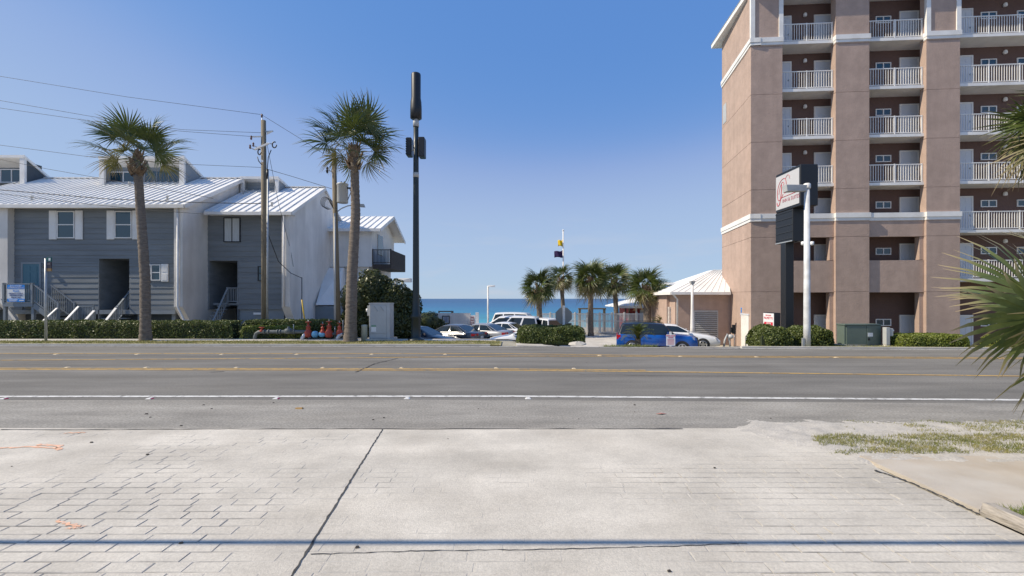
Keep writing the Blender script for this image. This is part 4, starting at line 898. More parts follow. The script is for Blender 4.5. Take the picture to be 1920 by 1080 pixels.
MB().prism([(XC1 - .2, YC, zC1), (XC1 - .2, 41, zC1), (XC1 - .2, Yrc, zr - .15)], (.19, 0, 0)).build('gable_wall', WSTUC, tC)
# window on the sea side wall and balcony
MB().box(XC1 - .01, XC1 + .04, 36.0, 37.4, PZ(478, 36.5), PZ(441, 36.5)).build('window', GLASS, tC)
Xb0, Xb1 = XC1 + .02, PX(760, 37); zb = PZ(496, 35)
MB().box(Xb0, PX(736, 35), 34.6, 39.2, zb - .35, zb).build('balcony_deck', WOODD, tC)
railing(tC, (Xb0, 34.65, zb), (PX(735, 35), 34.65, zb), 1.1, 13, WOODD, .1, .1)
Xr = PX(735, 35)
MB().box(Xr - .03, Xr + .03, 34.7, 39.2, zb - .3, zb + 1.1).build('balcony_screen', WOODD, tC)
for i in range(16): Yv = 34.75 + i * .28; MB().box(Xr + .03, Xr + .05, Yv, Yv + .22, zb - .32, zb + 1.08).build('screen_board', WOODD, tC)
MB().box(Xb0 + .1, Xb0 + .25, 35.2, 35.35, -.95, zb - .35).build('balcony_post', WOODD, tC)

# ------------------------------------------------------------------ hotel
HA = Vector((14.13, 26.9, -1.0)); HR = -4.0; hd = Vector((math.cos(R(HR)), math.sin(R(HR)))); hn = Vector((-hd.y, hd.x))
H = thing('hotel', 'tall brown stucco hotel with white railed balconies at the right', 'hotel', tuple(HA), R(HR))
def U(x, v=0.0):
    t = (x - 960) / F; ax, ay = HA.x + v * hn.x, HA.y + v * hn.y; return (t * ay - ax) / (hd.x - t * hd.y)
def HZ(y, x, v=0.0):
    u = U(x, v); Yw = HA.y + u * hd.y + v * hn.y; return CH + (560 - y) / F * Yw - HA.z
def hb(name, m, parent, *boxes, bev=0):
    q = MB()
    for b in boxes: q.box(*b)
    return q.build(name, m, parent, bev, local=True)
zk = [3.31 + 2.81 * k + 1.0 for k in range(7)]; ZT = zk[6] + .05
p1, p2a, p2b, p3a, p3b, UE = U(1467), U(1567), U(1630), U(1737), U(1800), 20.0
VB = 1.30       # depth of the recessed wall
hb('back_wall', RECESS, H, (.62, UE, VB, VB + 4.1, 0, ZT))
PJ = .16
def pier(u0, u1, v0):
    hb('pier', STUC, H, (u0 + .02, u1 - .02, v0 + .02, .43, 0, ZT))
    zz = [0] + [zk[0] - .75] + [z - .35 for z in zk[1:6]] + [ZT]
    for a, b in zip(zz[:-1], zz[1:]): hb('stucco_panel', STUC, H, (u0, u1, v0, .45, a + (.012 if a else 0), b - .012))
pier(0, p1, 0); pier(p2a, p2b, 0); pier(p3a, p3b, 0)
# left side wall (seen obliquely)
SB = (.393, 5.41)
def sidequad(name, m, z0, z1, o=0.0, t0=0.0, t1=1.0, inset=.6):
    a = Vector((0, 0)).lerp(Vector(SB), t0); b = Vector((0, 0)).lerp(Vector(SB), t1); nrm = Vector((-SB[1], SB[0])).normalized(); nrm = nrm if nrm.x < 0 else -nrm
    a = a + nrm * o; b = b + nrm * o; a2 = a - nrm * inset; b2 = b - nrm * inset
    return MB().hexa([(a2.x, a2.y, z0), (b2.x, b2.y, z0), (b.x, b.y, z0), (a.x, a.y, z0)][::-1], [(a2.x, a2.y, z1), (b2.x, b2.y, z1), (b.x, b.y, z1), (a.x, a.y, z1)][::-1]).build(name, m, H, local=True)
zz = [0] + [zk[0] - .75] + [z - .35 for z in zk[1:6]] + [ZT]
sidequad('side_wall', STUC, 0, ZT, -.012, .02)
for a, b in zip(zz[:-1], zz[1:]): sidequad('stucco_panel', STUC, a + (.012 if a else 0), b - .012, .004, .013, 1.0, .3)
# white bands
zb1, zb0 = HZ(399, 1600), HZ(413.5, 1600)
def band(u0, u1, v, z0, z1):
    zm = lerp(z0, z1, .38)
    hb('band', WHITE, H, (u0, u1, v - .09, v + .2, zm, z1), (u0 + .02, u1 - .02, v - .05, v + .2, z0, zm - .002))
for u0, u1, v in ((-.06, p1, 0), (p1 + .002, p2a - .002, .16), (p2a - .04, p2b + .04, 0), (p2b + .042, p3a - .042, .16), (p3a - .04, p3b + .05, 0)): band(u0, u1, v, zb0, zb1)
tz1, tz0 = HZ(69, 1500), HZ(84.5, 1450)
for u0, u1 in ((-.06, p1 + .03), (p2a - .04, p2b + .04), (p3a - .04, p3b + .05)): band(u0, u1, 0, tz0, tz1)
for z0, z1 in ((zb0, zb1), (tz0, tz1)):
    sidequad('band', WHITE, z0, lerp(z0, z1, .38) - .002, .05, -.01); sidequad('band', WHITE, lerp(z0, z1, .38), z1, .09, -.015)
for u0, u1 in ((0, p1), (p3a, p3b)):
    for a in (u0 - .03, u1 - .21): hb('trim', WHITE, H, (a, a + .24, -.06, .1, tz1 + .002, ZT - .3))
# eave and roof
hb('eave', WHITE, H, (-.14, UE + .4, -.38, 6.0, ZT, ZT + .28)); MB().hexa([(-.18, -.42, ZT + .281), (UE + .4, -.42, ZT + .281), (UE + .4, 6.1, ZT + .281), (-.18, 6.1, ZT + .281)], [(3, 3, ZT + 2.2), (UE - 3, 3, ZT + 2.2), (UE - 3, 3.4, ZT + 2.2), (3, 3.4, ZT + 2.2)]).build('roof', ROOFM, H, local=True)
for k in range(6): hb('walkway', WHITE, H, (.62, UE, .462, VB + .004, zk[k] - .17, zk[k]))
# slabs, railings, doors, windows
bays = [(p1, p2a), (p2b, p3a), (p3b, UE)]
def hrail(u0, u1, v, z):
    r = hb('railing', WHITE, H, (u0, u1, v, v + .05, z + 1.02, z + 1.07), (u0, u1, v + .005, v + .045, z + .07, z + .11))
    bb = MB(); n = int((u1 - u0) / .135)
    for i in range(n): u = lerp(u0, u1, (i + .5) / n); bb.box(u - .014, u + .014, v + .01, v + .035, z + .11, z + 1.02)
    bb.build('balusters', WHITE, r, local=True)['kind'] = 'stuff'
    k = max(1, round((u1 - u0) / 1.75))
    for i in range(k + 1):
        u = lerp(u0 + .03, u1 - .03, i / k); q = hb('rail_post', WHITE, r, (u - .03, u + .03, v - .004, v + .054, z, z + 1.09))
def hdoor(u0, u1, z, h=2.1):
    d = hb('door', DOORW, H, (u0, u1, VB - .03, VB + .02, z, z + h))
    f = .07; hb('frame', WHITE, d, (u0 - f, u0, VB - .06, VB + .02, z, z + h + f), (u1, u1 + f, VB - .06, VB + .02, z, z + h + f), (u0, u1, VB - .06, VB + .02, z + h, z + h + f))
    for a in (.15, .56):
        for b, c in ((.08, .42), (.48, .78), (.83, .94)): hb('door_panel', DOORW, d, (lerp(u0, u1, a), lerp(u0, u1, a + .3), VB - .04, VB - .03, z + h * b, z + h * c))
    hb('handle', GALV, d, (u1 - .14, u1 - .06, VB - .09, VB - .03, z + .98, z + 1.06))
def hwin(u0, u1, z0, z1):
    f = .05; w = hb('window', WHITE, H, (u0, u1, VB - .05, VB + .02, z0, z0 + f), (u0, u1, VB - .05, VB + .02, z1 - f, z1), (u0, u0 + f, VB - .05, VB + .02, z0 + f, z1 - f), (u1 - f, u1, VB - .05, VB + .02, z0 + f, z1 - f), ((u0 + u1) / 2 - .03, (u0 + u1) / 2 + .03, VB - .05, VB + .02, z0 + f, z1 - f))
    for a, b in ((u0 + f, (u0 + u1) / 2 - .03), ((u0 + u1) / 2 + .03, u1 - f)): hb('pane', GLASS, w, (a, b, VB - .02, VB + .01, z0 + f, z1 - f))
def sconce(u, z):
    MB().lathe((u, VB - .09, z), [(.03, 0), (.10, .02), (.11, .1), (.09, .2), (.04, .24)], 10).build('wall_lamp', WHITE, H, local=True)
W3 = [(1838, 1868), (1906, 1936)]
for bi, (u0, u1) in enumerate(bays):
    vf = .16 if bi < 2 else .12
    for k in range(-1, 7):
        z = zk[k] if k >= 0 else 0.0
        solid = bi < 2 and k in (0, 1)
        if k >= 0 and k < 6 and not solid:
            hb('slab', WHITE, H, (u0 + .004, u1 - .004, vf, .46, z - .17, z)); hrail(u0 + .03, u1 - .03, vf + .06, z)
        if solid:
            top = z + 1.02 if k == 0 else zb0 - HA.z * 0
            if k == 0: top, bot = HZ(488, 1600), HZ(548, 1600)
            else: top, bot = zb0, HZ(443.5, 1600)
            hb('parapet', STUC, H, (u0 + .004, u1 - .004, vf, vf + .2, bot, top)); hb('slab', STUC, H, (u0 + .004, u1 - .004, vf + .202, .46, z - .2, z))
            hb('return_wall', STUC, H, (u1 - .16, u1 - .003, vf + .02, VB, bot - (2.4 if k == 0 else 0), bot - .003)) if False else None
        if k == 6:
            continue
        if bi == 0: hdoor(U(1528, VB), U(1557, VB), z); hdoor(U(1462, VB), U(1481, VB), z); sconce(U(1508, VB), z + 2.05)
        if bi == 1: hdoor(U(1688, VB), U(1720, VB), z); hwin(U(1641, VB), U(1670, VB), z + 1.5, z + 1.92)
        if bi == 2:
            hdoor(U(1795, VB), U(1821, VB), z); sconce(U(1882, VB), z + 2.15)
            for a, b in W3: hwin(U(a, VB), U(b, VB), z + 1.5, z + 1.92)
            hdoor(U(1960, VB), U(1990, VB), z)
# ground storey side jambs, seen lit at the right of each opening
for u1 in (p2a, p3a):
    hb('jamb', STUC, H, (u1 - .22, u1 - .003, vf + .10, .55, 0, HZ(549, 1600))); hb('jamb', STUC, H, (u1 - .22, u1 - .003, .20, .55, HZ(487, 1600), HZ(444, 1600)))
# side door with vertical blue sign letters
def sidet(x):      # parameter along the side wall for a photo column
    t = (x - 960) / F; A = HA; B = Vector((14.9, 32.27)); 
    return (t * A.y - A.x) / ((B.x - A.x) - t * (B.y - A.y))
t0, t1 = sidet(1405), sidet(1391)
dd = sidequad('door', WHITE, 0, 2.15, .05, t0, t1, .1); 
sidequad('door_frame', DOORW, 2.152, 2.24, .07, t0 - .012, t1 + .012, .1)
for i, y in enumerate((578.5, 583, 587.5, 592)):
    tt = sidet(1390.5); Yw = lerp(HA.y, 32.27, tt); zc = CH + (560 - y) / F * Yw - HA.z
    sidequad('sign_letter', SIGNB, zc - .055, zc + .055, .03, tt - .012, tt + .012, .03)
tt = sidet(1362); sidequad('vent', LGREY, HZ(128, 1408) - 1.4, HZ(128, 1408) - .1, .03, .82, .95, .05)

# ------------------------------------------------------------------ garage, beach hut, fence, lot walls
YG = 30.5; G = thing('garage', 'low brown garage with white hip roof and grey louvre beside the hotel', 'garage', (PX(1315, YG), YG, -.88))
zg = PZ(551, 30.2); XG0, XG1 = PX(1266, YG), PX(1369, YG)
MB().box(XG0, XG1 + .5, YG, 36.5, -1.0, zg).build('wall', STUC, G)
MB().box(PX(1251, 31.5), XG0 - .003, 31.6, 36, -1.0, zg - .12).build('side_wing', STUC, G)
ex0, ex1 = PX(1258, 30.0), PX(1370, 30.0); zr = PZ(506, 33.2); rx0, rx1 = PX(1339, 33.2), PX(1357, 33.2)
n = 9
a0, a1 = Vector((ex0, 30.0, zg + .12)), Vector((ex1, 30.0, zg + .12)); b0, b1 = Vector((rx0, 33.2, zr)), Vector((rx1 + .3, 33.2, zr))
for i in range(n):
    q = [a0.lerp(a1, i / n), a0.lerp(a1, (i + 1) / n - .004), b0.lerp(b1, (i + 1) / n - .004), b0.lerp(b1, i / n)]
    m = MB().hexa([v - Vector((0, 0, .05)) for v in q], q); m.beam(q[0] + Vector((0, 0, .01)), q[3] + Vector((0, 0, .01)), .03, .03); m.build('roof_panel', ROOFM, G)
c0 = Vector((ex0, 36.8, zg + .12)); MB().hexa([v - Vector((0, 0, .05)) for v in (c0, a0, b0, b0 + Vector((0, 1, 0)))], [c0, a0, b0, b0 + Vector((0, 1, 0))]).build('roof_slope', ROOFM, G)
MB().hexa([b0 - Vector((0, 0, .05)), b1 - Vector((0, 0, .05)), Vector((ex1, 36.8, zg + .05)), Vector((ex0, 36.8, zg + .05))], [b0, b1, Vector((ex1, 36.8, zg + .12)), Vector((ex0, 36.8, zg + .12))]).build('roof_slope', ROOFM, G)
MB().box(ex0, ex1, 29.93, 29.99, zg - .06, zg + .13).build('gutter', WHITE, G, .01); MB().box(ex0 - .06, ex0, 29.95, 36.8, zg - .06, zg + .13).build('gutter', WHITE, G)
MB().box(ex0 + .002, ex1 - .1, 30.0, YG + .02, zg - .03, zg + .0).build('soffit', WHITE, G)
m = MB().tube([P(1262, 552, 30.15), P(1270, 561, 30.3), P(1270, 640, 30.3)], .06, 8).build('downpipe', WHITE, G)
L0, L1, l1, l0 = PX(1301, YG), PX(1346, YG), PZ(582, YG), -.93
fr = MB(); fr.box(L0, L1, YG - .05, YG - .002, l1 - .06, l1); fr.box(L0, L0 + .05, YG - .05, YG - .002, l0, l1 - .06); fr.box(L1 - .05, L1, YG - .05, YG - .002, l0, l1 - .06); lo = fr.build('louvre', LGREY, G)
MB().box(L0 + .05, L1 - .05, YG - .012, YG - .004, l0, l1 - .06).build('louvre_back', BLACK, lo)
n = 17
for i in range(n):
    z = lerp(l0 + .05, l1 - .12, i / (n - 1)); MB().hexa([(L0 + .05, YG - .06, z - .02), (L1 - .05, YG - .06, z - .02), (L1 - .05, YG - .015, z + .05), (L0 + .05, YG - .015, z + .05)], [(L0 + .05, YG - .06, z + .035), (L1 - .05, YG - .06, z + .035), (L1 - .05, YG - .015, z + .07), (L0 + .05, YG - .015, z + .07)]).build('louvre_slat', LGREY, lo)
for x0, x1, y0, y1 in ((1254, 1258, 577, 618), (1266.5, 1269, 580, 630)):
    m = MB()
    for i in range(18): z = lerp(PZ(y1, 31.3), PZ(y0, 31.3), i / 17); m.box(PX(x0, 31.3), PX(x1, 31.3), 31.3, 31.5, z, z + .05)
    m.build('slatted_screen', WHITE, G)
MB().pbox(1258.5, 590, 1265, 640, 31.45, .1).build('side_door', WHITE, G)
lm = thing('lamp_post', 'short white lamp post with square cap before the garage louvre', 'lamp post', (PX(1298, 29), 29, -.88))
MB().lathe((PX(1298, 29), 29, -.88), [(.13, 0), (.12, 1.2), (.085, 2.6), (.08, PZ(533, 29) + .95)], 14).build('post', WHITE, lm); p = P(1298, 533, 29)
MB().hexa([(p.x - .09, p.y - .09, p.z), (p.x + .09, p.y - .09, p.z), (p.x + .09, p.y + .09, p.z), (p.x - .09, p.y + .09, p.z)], [(p.x - .15, p.y - .15, p.z + .2), (p.x + .15, p.y - .15, p.z + .2), (p.x + .15, p.y + .15, p.z + .2), (p.x - .15, p.y + .15, p.z + .2)]).build('lamp_head', LGREY, lm)
# beach hut
YH = 41.5; hu = thing('beach_hut', 'red beach bar hut with white metal roof behind the fence', 'hut', (PX(1215, YH), YH, -1.0))
MB().box(PX(1178, YH), PX(1218, YH), YH, 45, -1.0, PZ(576, YH)).build('wall', REDHUT, hu); MB().box(PX(1218, YH) + .003, PX(1262, YH), YH + .02, 45, -1.0, PZ(576, YH)).build('wall', mat('grey_render', (.25, .23, .21), .9), hu)
MB().pbox(1197, 576.5, 1214, 606, YH - .03, .028).build('hatch_frame', REDHUT, hu); MB().pbox(1200, 581, 1219, 606, YH - .05, .018).build('hatch', LGREY, hu)
q = [P(1160, 574, 40.6), P(1275, 575.5, 40.6), P(1268, 557, 43.5), P(1186, 560, 43.5)]; MB().hexa([v - Vector((0, 0, .1)) for v in q], q).build('roof', ROOFM, hu)
q2 = [q[1], Vector((q[1].x, 46.5, q[1].z)), Vector((q[0].x, 46.5, q[0].z)), q[0]]
MB().hexa([Vector((q[0].x, 46.5, q[0].z - .1)), q[0] - Vector((0, 0, .1)), q[3] - Vector((0, 0, .1)), q[3] + Vector((0, .6, -.1))], [Vector((q[0].x, 46.5, q[0].z)), q[0], q[3], q[3] + Vector((0, .6, 0))]).build('roof_slope', ROOFM, hu)
MB().box(q[0].x, q[1].x, 40.52, 40.58, q[0].z - .18, q[0].z + .02).build('fascia', WHITE, hu)
for x in (1172, 1179, 1192): MB().box(PX(x, 41), PX(x, 41) + .12, 41, 41.12, -1.0, PZ(576, 41)).build('post', WOODD if x < 1190 else WHITE, hu)
w2 = thing('pavilion', 'low white roofed building behind the garage roof', 'building', (PX(1245, 44), 44, -1)); MB().box(PX(1240, 46), PX(1350, 46), 46, 52, -1.2, PZ(550, 46)).build('wall', STUC, w2)
q = [P(1232, 548, 45.5), P(1352, 548, 45.5), P(1352, 530, 49), P(1236, 530, 49)]; MB().hexa([v - Vector((0, 0, .1)) for v in q], q).build('roof', ROOFM, w2)
# fence
fn = thing('beach_fence', 'white picket fence between the parking lot and the beach', 'fence', (PX(1145, 39.3), 39.3, -.88)); fx0, fx1 = PX(1009, 39.3), PX(1286, 39.3); ft = .88
for z in (ft - .05, ft - .66, -.78): MB().box(fx0, fx1, 39.27, 39.33, z - .04, z + .04).build('rail', WHITE, fn)
for i in range(13): X = lerp(fx0, fx1, i / 12); MB().box(X - .06, X + .06, 39.22, 39.36, -1.0, ft + .1).build('post', WHITE, fn)
n = 112
pk = MB().box(-.03, .03, -.012, .012, 0, ft + .80).mesh('picket', WHITE)
for i in range(n): link('picket', pk, fn, (lerp(fx0, fx1, (i + .5) / n) - org(fn).x, -.045, .09))
MB().box(fx0, fx1, 39.0, 39.5, -1.0, -.82).build('footing', CONC, fn)
pg = thing('pergola', 'brown timber frame standing behind the white beach fence', 'pergola', (PX(1110, 42), 42, -1.1)); 
for x in (1087, 1133): MB().box(PX(x, 42) - .1, PX(x, 42) + .1, 41.9, 42.1, -1.2, PZ(580, 42)).build('post', WOODP, pg)
MB().box(PX(1084, 42), PX(1136, 42), 41.88, 42.12, PZ(580, 42), PZ(577.5, 42)).build('beam', WOODP, pg)
tbn = thing('picnic_table', 'dark picnic table in front of the fence behind the stop sign', 'table', (PX(1057, 37.5), 37.5, -.88)); MB().pbox(1046, 606.5, 1072, 609, 37.2, .8).build('top', BLACK, tbn)
for x in (1050, 1068): MB().box(PX(x, 37.5) - .04, PX(x, 37.5) + .04, 37.5, 37.6, -.95, PZ(609, 37.4)).build('leg', BLACK, tbn)
# lot boundary wall
lw = thing('lot_wall', 'pale rendered wall with a framed sign at the back of the lot', 'wall', (PX(855, 35), 35, -.88)); MB().box(PX(806, 35), PX(882, 35), 35, 35.2, -1.0, PZ(587, 35)).build('wall', WSTUC, lw)
MB().pbox(829, 592, 843, 607, 34.93, .06).build('sign_board', BLACK, lw); MB().pbox(830.5, 593.5, 841.5, 605.5, 34.9, .025).build('sign_face', LGREY, lw)
for i in range(4): MB().pbox(833, 595.5 + i * 2.4, 839, 596.5 + i * 2.4, 34.885, .012).build('sign_line', NAVY, lw)
MB().beam(P(822, 584, 35.6), P(849, 584, 35.6), .08, .1).build('rail', WOODP, lw); MB().pbox(846, 583, 850, 587.2, 35.05, .12).build('cap', WOODP, lw)
for x in (823, 848): MB().box(PX(x, 35.6) - .05, PX(x, 35.6) + .05, 35.55, 35.65, -1, PZ(584, 35.6)).build('rail_post', WOODP, lw)
gt = thing('pool_gate', 'white gate with red rule sign right of the lot wall', 'gate', (PX(892, 34.8), 34.8, -.88)); MB().pbox(891.5, 586, 897.5, 634, 34.7, .25).build('post', WHITE, gt); MB().pbox(882.5, 591, 891, 634, 34.75, .06).build('leaf', WHITE, gt)
MB().pbox(882.3, 594, 889, 609, 34.70, .03).build('sign', mat('maroon', (.18, .03, .05), .6), gt)
for i in range(4): MB().pbox(883, 596 + i * 3, 888.3, 597.2 + i * 3, 34.68, .02).build('sign_line', SIGNW, gt)
def armlamp(label, x, y0, Y, z0, xa, ya, hw, r=.07, hh=.12):
    t = thing('lamp_post', label, 'lamp post', (PX(x, Y), Y, z0)); MB().tube([(PX(x, Y), Y, z0 - .05), P(x, y0, Y)], [r, r * .85], 10).build('post', WHITE, t)
    a, b = PX(x, Y), PX(xa, Y); zc = PZ(ya, Y); MB().hexa([(a, Y - hw, zc - hh), (b, Y - hw, zc - hh), (b, Y + hw, zc - hh), (a, Y + hw, zc - hh)], [(a, Y - hw * .7, zc), (b, Y - hw, zc), (b, Y + hw, zc), (a, Y + hw * .7, zc)]).build('lamp_head', WHITE, t)
armlamp('slim white lamp post among the parked cars', 915, 536, 33, -.88, 928, 535, .15)
armlamp('white box lamp head rising behind the big dark shrub', 742, 524, 30, -.3, 771, 522, .25, .06, .25)
# flagpole
fp = thing('flagpole', 'white flagpole with yellow and purple flags behind the palms', 'flagpole', (PX(1057, 43), 43, -1)); MB().tube([(PX(1057, 43), 43, -1.3), P(1056, 433, 43)], [.09, .055], 8).build('pole', WHITE, fp); MB().lathe(P(1056, 434, 43), [(.03, 0), (.09, .06), (.09, .12), (.02, .2)], 10).build('finial', WHITE, fp)
def flag(x0, y0, x1, y1, m, dip):
    V = []; Q = []; nx, ny = 12, 6
    for i in range(nx + 1):
        for j in range(ny + 1):
            u, v = i / nx, j / ny; p = P(lerp(x0, x1, u), lerp(y0, y1, v) + dip * u * (1 - .5 * v) + 1.2 * math.sin(u * 5 + v), 43); p.y += .15 * math.sin(u * 7 + v * 2); V.append(tuple(p - org(fp)))
    for i in range(nx):
        for j in range(ny): k = i * (ny + 1) + j; Q.append((k, k + 1, k + ny + 2, k + ny + 1))
    o = link('flag', npmesh('flag', V, Q, m), fp); md = o.modifiers.new('solid', 'SOLIDIFY'); md.thickness = .02; return o
flag(1055, 449, 1046.5, 461, YELF, 2.5)['label'] = 'upper yellow flag'; flag(1055, 469, 1039.5, 482, PURF, 3)['label'] = 'lower purple flag'

# ------------------------------------------------------------------ street furniture
def stop():
    Y = 22.9; t = thing('stop_sign', 'grey back of a stop sign on a white post in the hedge', 'road sign', (PX(1058, Y), Y, .0))
    MB().box(PX(1055, Y - .06), PX(1059.5, Y - .06), Y - .07, Y - .02, .0, PZ(573, Y)).build('post', WHITE, t, .006); c = P(1057, 592, Y); r = 16.6 * Y / F
    MB().prism([(c.x + r * math.cos(R(22.5 + 45 * i)), Y, c.z + r * math.sin(R(22.5 + 45 * i))) for i in range(8)], (0, .012, 0)).build('plate', mat('sign_back', (.27, .26, .24), .5, metal=.3), t)
    for dz in (-.2, .2): MB().lathe((PX(1057.2, Y), Y - .08, c.z + dz), [(.02, 0), (.02, .02)], 8, 'y').build('bolt', GALV, t)
stop()
X, Y = gp(1083, 646); Y = 20.95; X = PX(1083, Y); rr = random.Random(4); rk = MB(); st = [(.12, 0), (.32, .02), (.30, .09), (.18, .15), (.03, .16)]
rk.lathe((X, Y, .02), st, 10); rk.v = [(v[0] + (v[0] - X) * .3 + rr.uniform(-.03, .03), v[1] + rr.uniform(-.03, .03), v[2] + rr.uniform(-.015, .015)) for v in rk.v]; rk.sm = [False] * len(rk.f)
tag(rk.build('boulder', CONC), 'low grey rock at the right foot of the stop sign hedge', 'rock')
# bus stop style sign post at left
Y = 22.35; t = thing('sign_post', 'slim galvanised post with small green and brown sign at left', 'road sign', (PX(86, Y), Y, .05)); MB().tube([(PX(86, Y), Y, .0), P(86, 485, Y)], .055, 10).build('post', GALV, t)
MB().pbox(87.5, 482.5, 95.5, 490.5, Y - .03, .05).build('sign_plate', mat('sign_green', (.01, .12, .10), .5), t); MB().pbox(87, 491, 95.5, 503, Y - .03, .05).build('sign_plate', mat('sign_dark', (.04, .03, .045), .5), t); MB().pbox(86.5, 503.2, 95.5, 508.5, Y - .035, .06).build('sign_plate', mat('sign_brown', (.28, .17, .07), .6), t)
MB().pbox(91, 484, 94.5, 488.5, Y - .036, .006).build('sign_symbol', SIGNW, t); 
for y in (493.5, 495.6): MB().pbox(88.3, y, 94, y + .9, Y - .036, .006).build('sign_line', mat('sign_dim', (.25, .2, .2), .5), t)
MB().pbox(82, 495, 84.6, 504, Y - .02, .05).build('side_box', BLACK, t)
# utility poles
Yq = 25.4
u1 = thing('utility_pole', 'wooden utility pole with insulators before the narrow townhouse', 'utility pole', (PX(496, Yq), Yq, .05)); MB().tube([(PX(497, Yq), Yq, 0), P(494, 226, Yq)], [.175, .125], 12).build('pole', WOODP, u1)
MB().tube([(PX(503, Yq), Yq - .15, 0), P(502.5, 330, Yq - .15)], .05, 8).build('conduit', GALV, u1); MB().tube([P(501.5, 335, Yq - .15), P(501.5, 318, Yq - .15)], .065, 8).build('conduit_head', BLACK, u1)
MB().tube([P(491, 250, Yq), P(491, 216, Yq)], .02, 6).build('top_bracket', GALV, u1); MB().tube([P(491, 220, Yq), P(491, 214, Yq)], .05, 8).build('insulator', INS, u1)
MB().beam(P(472, 256.5, Yq - .15), P(492, 256, Yq - .15), .06, .06).build('crossarm', GALV, u1); MB().beam(P(478, 280, Yq - .25), P(503, 269, Yq - .25), .08, .09).build('crossarm', WHITE, u1)
MB().beam(P(494, 247, Yq), P(512, 246, Yq), .07, .06).build('lamp_arm', GALV, u1); MB().hexa([P(500, 253, Yq - .1), P(511, 247.5, Yq - .1), P(511, 247.5, Yq + .1), P(500, 253, Yq + .1)], [P(500, 248, Yq - .1), P(511, 244.5, Yq - .1), P(511, 244.5, Yq + .1), P(500, 248, Yq + .1)]).build('lamp_head', LGREY, u1)
for x, y in ((469, 275), (475, 271), (471, 258)): MB().lathe(P(x, y, Yq - .25), [(.03, -.12), (.06, -.06), (.035, 0), (.06, .05), (.03, .11)], 8).build('insulator', INS, u1); 
for x, y in ((469, 275), (475, 271)): MB().tube([P(x, y + 2, Yq - .25), P(x + 9, y + 6, Yq - .25)], .025, 6).build('bracket', GALV, u1)
def ring(t, x, y, rx, ry, Y): MB().tube([P(x + rx * math.cos(a), y + ry * math.sin(a), Y) for a in [i * math.pi / 6 for i in range(11)]], .035, 6).build('cutout_fuse', BLACK, t)
ring(u1, 514.5, 271.5, 4, 5.5, Yq - .25); ring(u1, 486.5, 285, 3, 5, Yq - .25); MB().tube([P(500, 268, Yq - .2), P(511, 270, Yq - .25)], .025, 6).build('bracket', GALV, u1)
MB().tube([P(508.5, 281, Yq - .2), P(503, 295, Yq - .2), P(501, 320, Yq - .2)], .025, 6).build('riser_cable', WIRE, u1); MB().tube([P(482.5, 294, Yq - .2), P(485, 302, Yq - .2), P(491, 309, Yq - .2)], .025, 6).build('riser_cable', WIRE, u1)
MB().pbox(489.5, 300, 493, 304, Yq - .19, .05).build('pole_tag', SIGNW, u1)
Y2 = 24.6
u2 = thing('utility_pole', 'leaning wooden pole carrying a grey transformer can beside the tall palm', 'utility pole', (PX(633, Y2), Y2, .05)); MB().tube([(PX(634, Y2), Y2, 0), P(626, 288, Y2)], [.165, .115], 12).build('pole', WOODP, u2)
MB().tube([(PX(630.5, Y2), Y2 - .16, 0), P(627.5, 400, Y2 - .14)], .055, 8).build('conduit', LGREY, u2)
cn = MB().lathe((PX(643, Y2), Y2 - .05, PZ(381, Y2)), [(.27, 0), (.29, .03), (.29, .95), (.31, .97), (.31, 1.03), (.2, 1.07)], 18).build('transformer_can', CAN, u2)
for x in (640, 646): MB().lathe(P(x, 347, Y2), [(.04, 0), (.06, .04), (.035, .08), (.06, .12), (.02, .2)], 8).build('bushing', INS, cn)
MB().tube([P(655, 352, Y2 - .2), P(658, 360, Y2 - .2), P(652, 375, Y2 - .2)], .02, 6).build('cable', WIRE, cn); MB().pbox(650, 351, 657, 353.5, Y2 - .15, .1).build('terminal', BLACK, cn)
for k_ in range(5): MB().tube([P(609 + 3 * k_ * .6 + 8 * math.cos(a), 379 + 10 * math.sin(a) + k_, Y2 - .3) for a in [1.0 + i * (4.6 + .2 * k_) / 12 for i in range(13)]] + [P(624, 390, Y2 - .1)], .012, 5).build('cable_loop', WIRE, u2)
MB().tube([P(631, 398, Y2), P(640, 391, Y2), P(652, 386, Y2), P(672, 384, Y2)], .03, 8).build('lamp_arm', GALV, u2)
p = P(672, 385, Y2); MB().hexa([(p.x, p.y - .1, p.z - .08), (p.x + .35, p.y - .1, p.z - .1), (p.x + .35, p.y + .1, p.z - .1), (p.x, p.y + .1, p.z - .08)], [(p.x, p.y - .07, p.z + .06), (p.x + .3, p.y - .07, p.z + .06), (p.x + .3, p.y + .07, p.z + .06), (p.x, p.y + .07, p.z + .06)]).build('lamp_head', LGREY, u2)
MB().tube([P(616, 319, Y2 - .2), P(622, 322, Y2 - .1), P(627, 324, Y2)], .02, 6).build('bracket', GALV, u2); MB().lathe(P(613.5, 318, Y2 - .2), [(.03, -.2), (.07, -.1), (.04, 0), (.07, .08), (.03, .16)], 8).build('insulator', BLACK, u2)
def wire(label, pts, r=.011, sag=0, n=24):
    ps = []; k = len(pts) - 1
    for i in range(n + 1):
        t = i / n * k; j = min(int(t), k - 1); q = t - j; p = Vector(pts[j]).lerp(Vector(pts[j + 1]), q); p.z -= sag * 4 * q * (1 - q); ps.append(p)
    return tag(MB().tube(ps, r, 5).build('overhead_wire', WIRE), label, 'wire', 'overhead wires')
wire('topmost thin overhead wire running left from the utility pole top', [P(-150, 124, Yq), P(0, 143, Yq), P(240, 182, Yq), P(491, 215, Yq)])
wire('overhead wire behind the left palm crown, upper of the close pair', [P(-150, 165, Yq), P(0, 188.5, Yq), P(170, 218, Yq), P(340, 243, Yq), P(491, 249, Yq)])
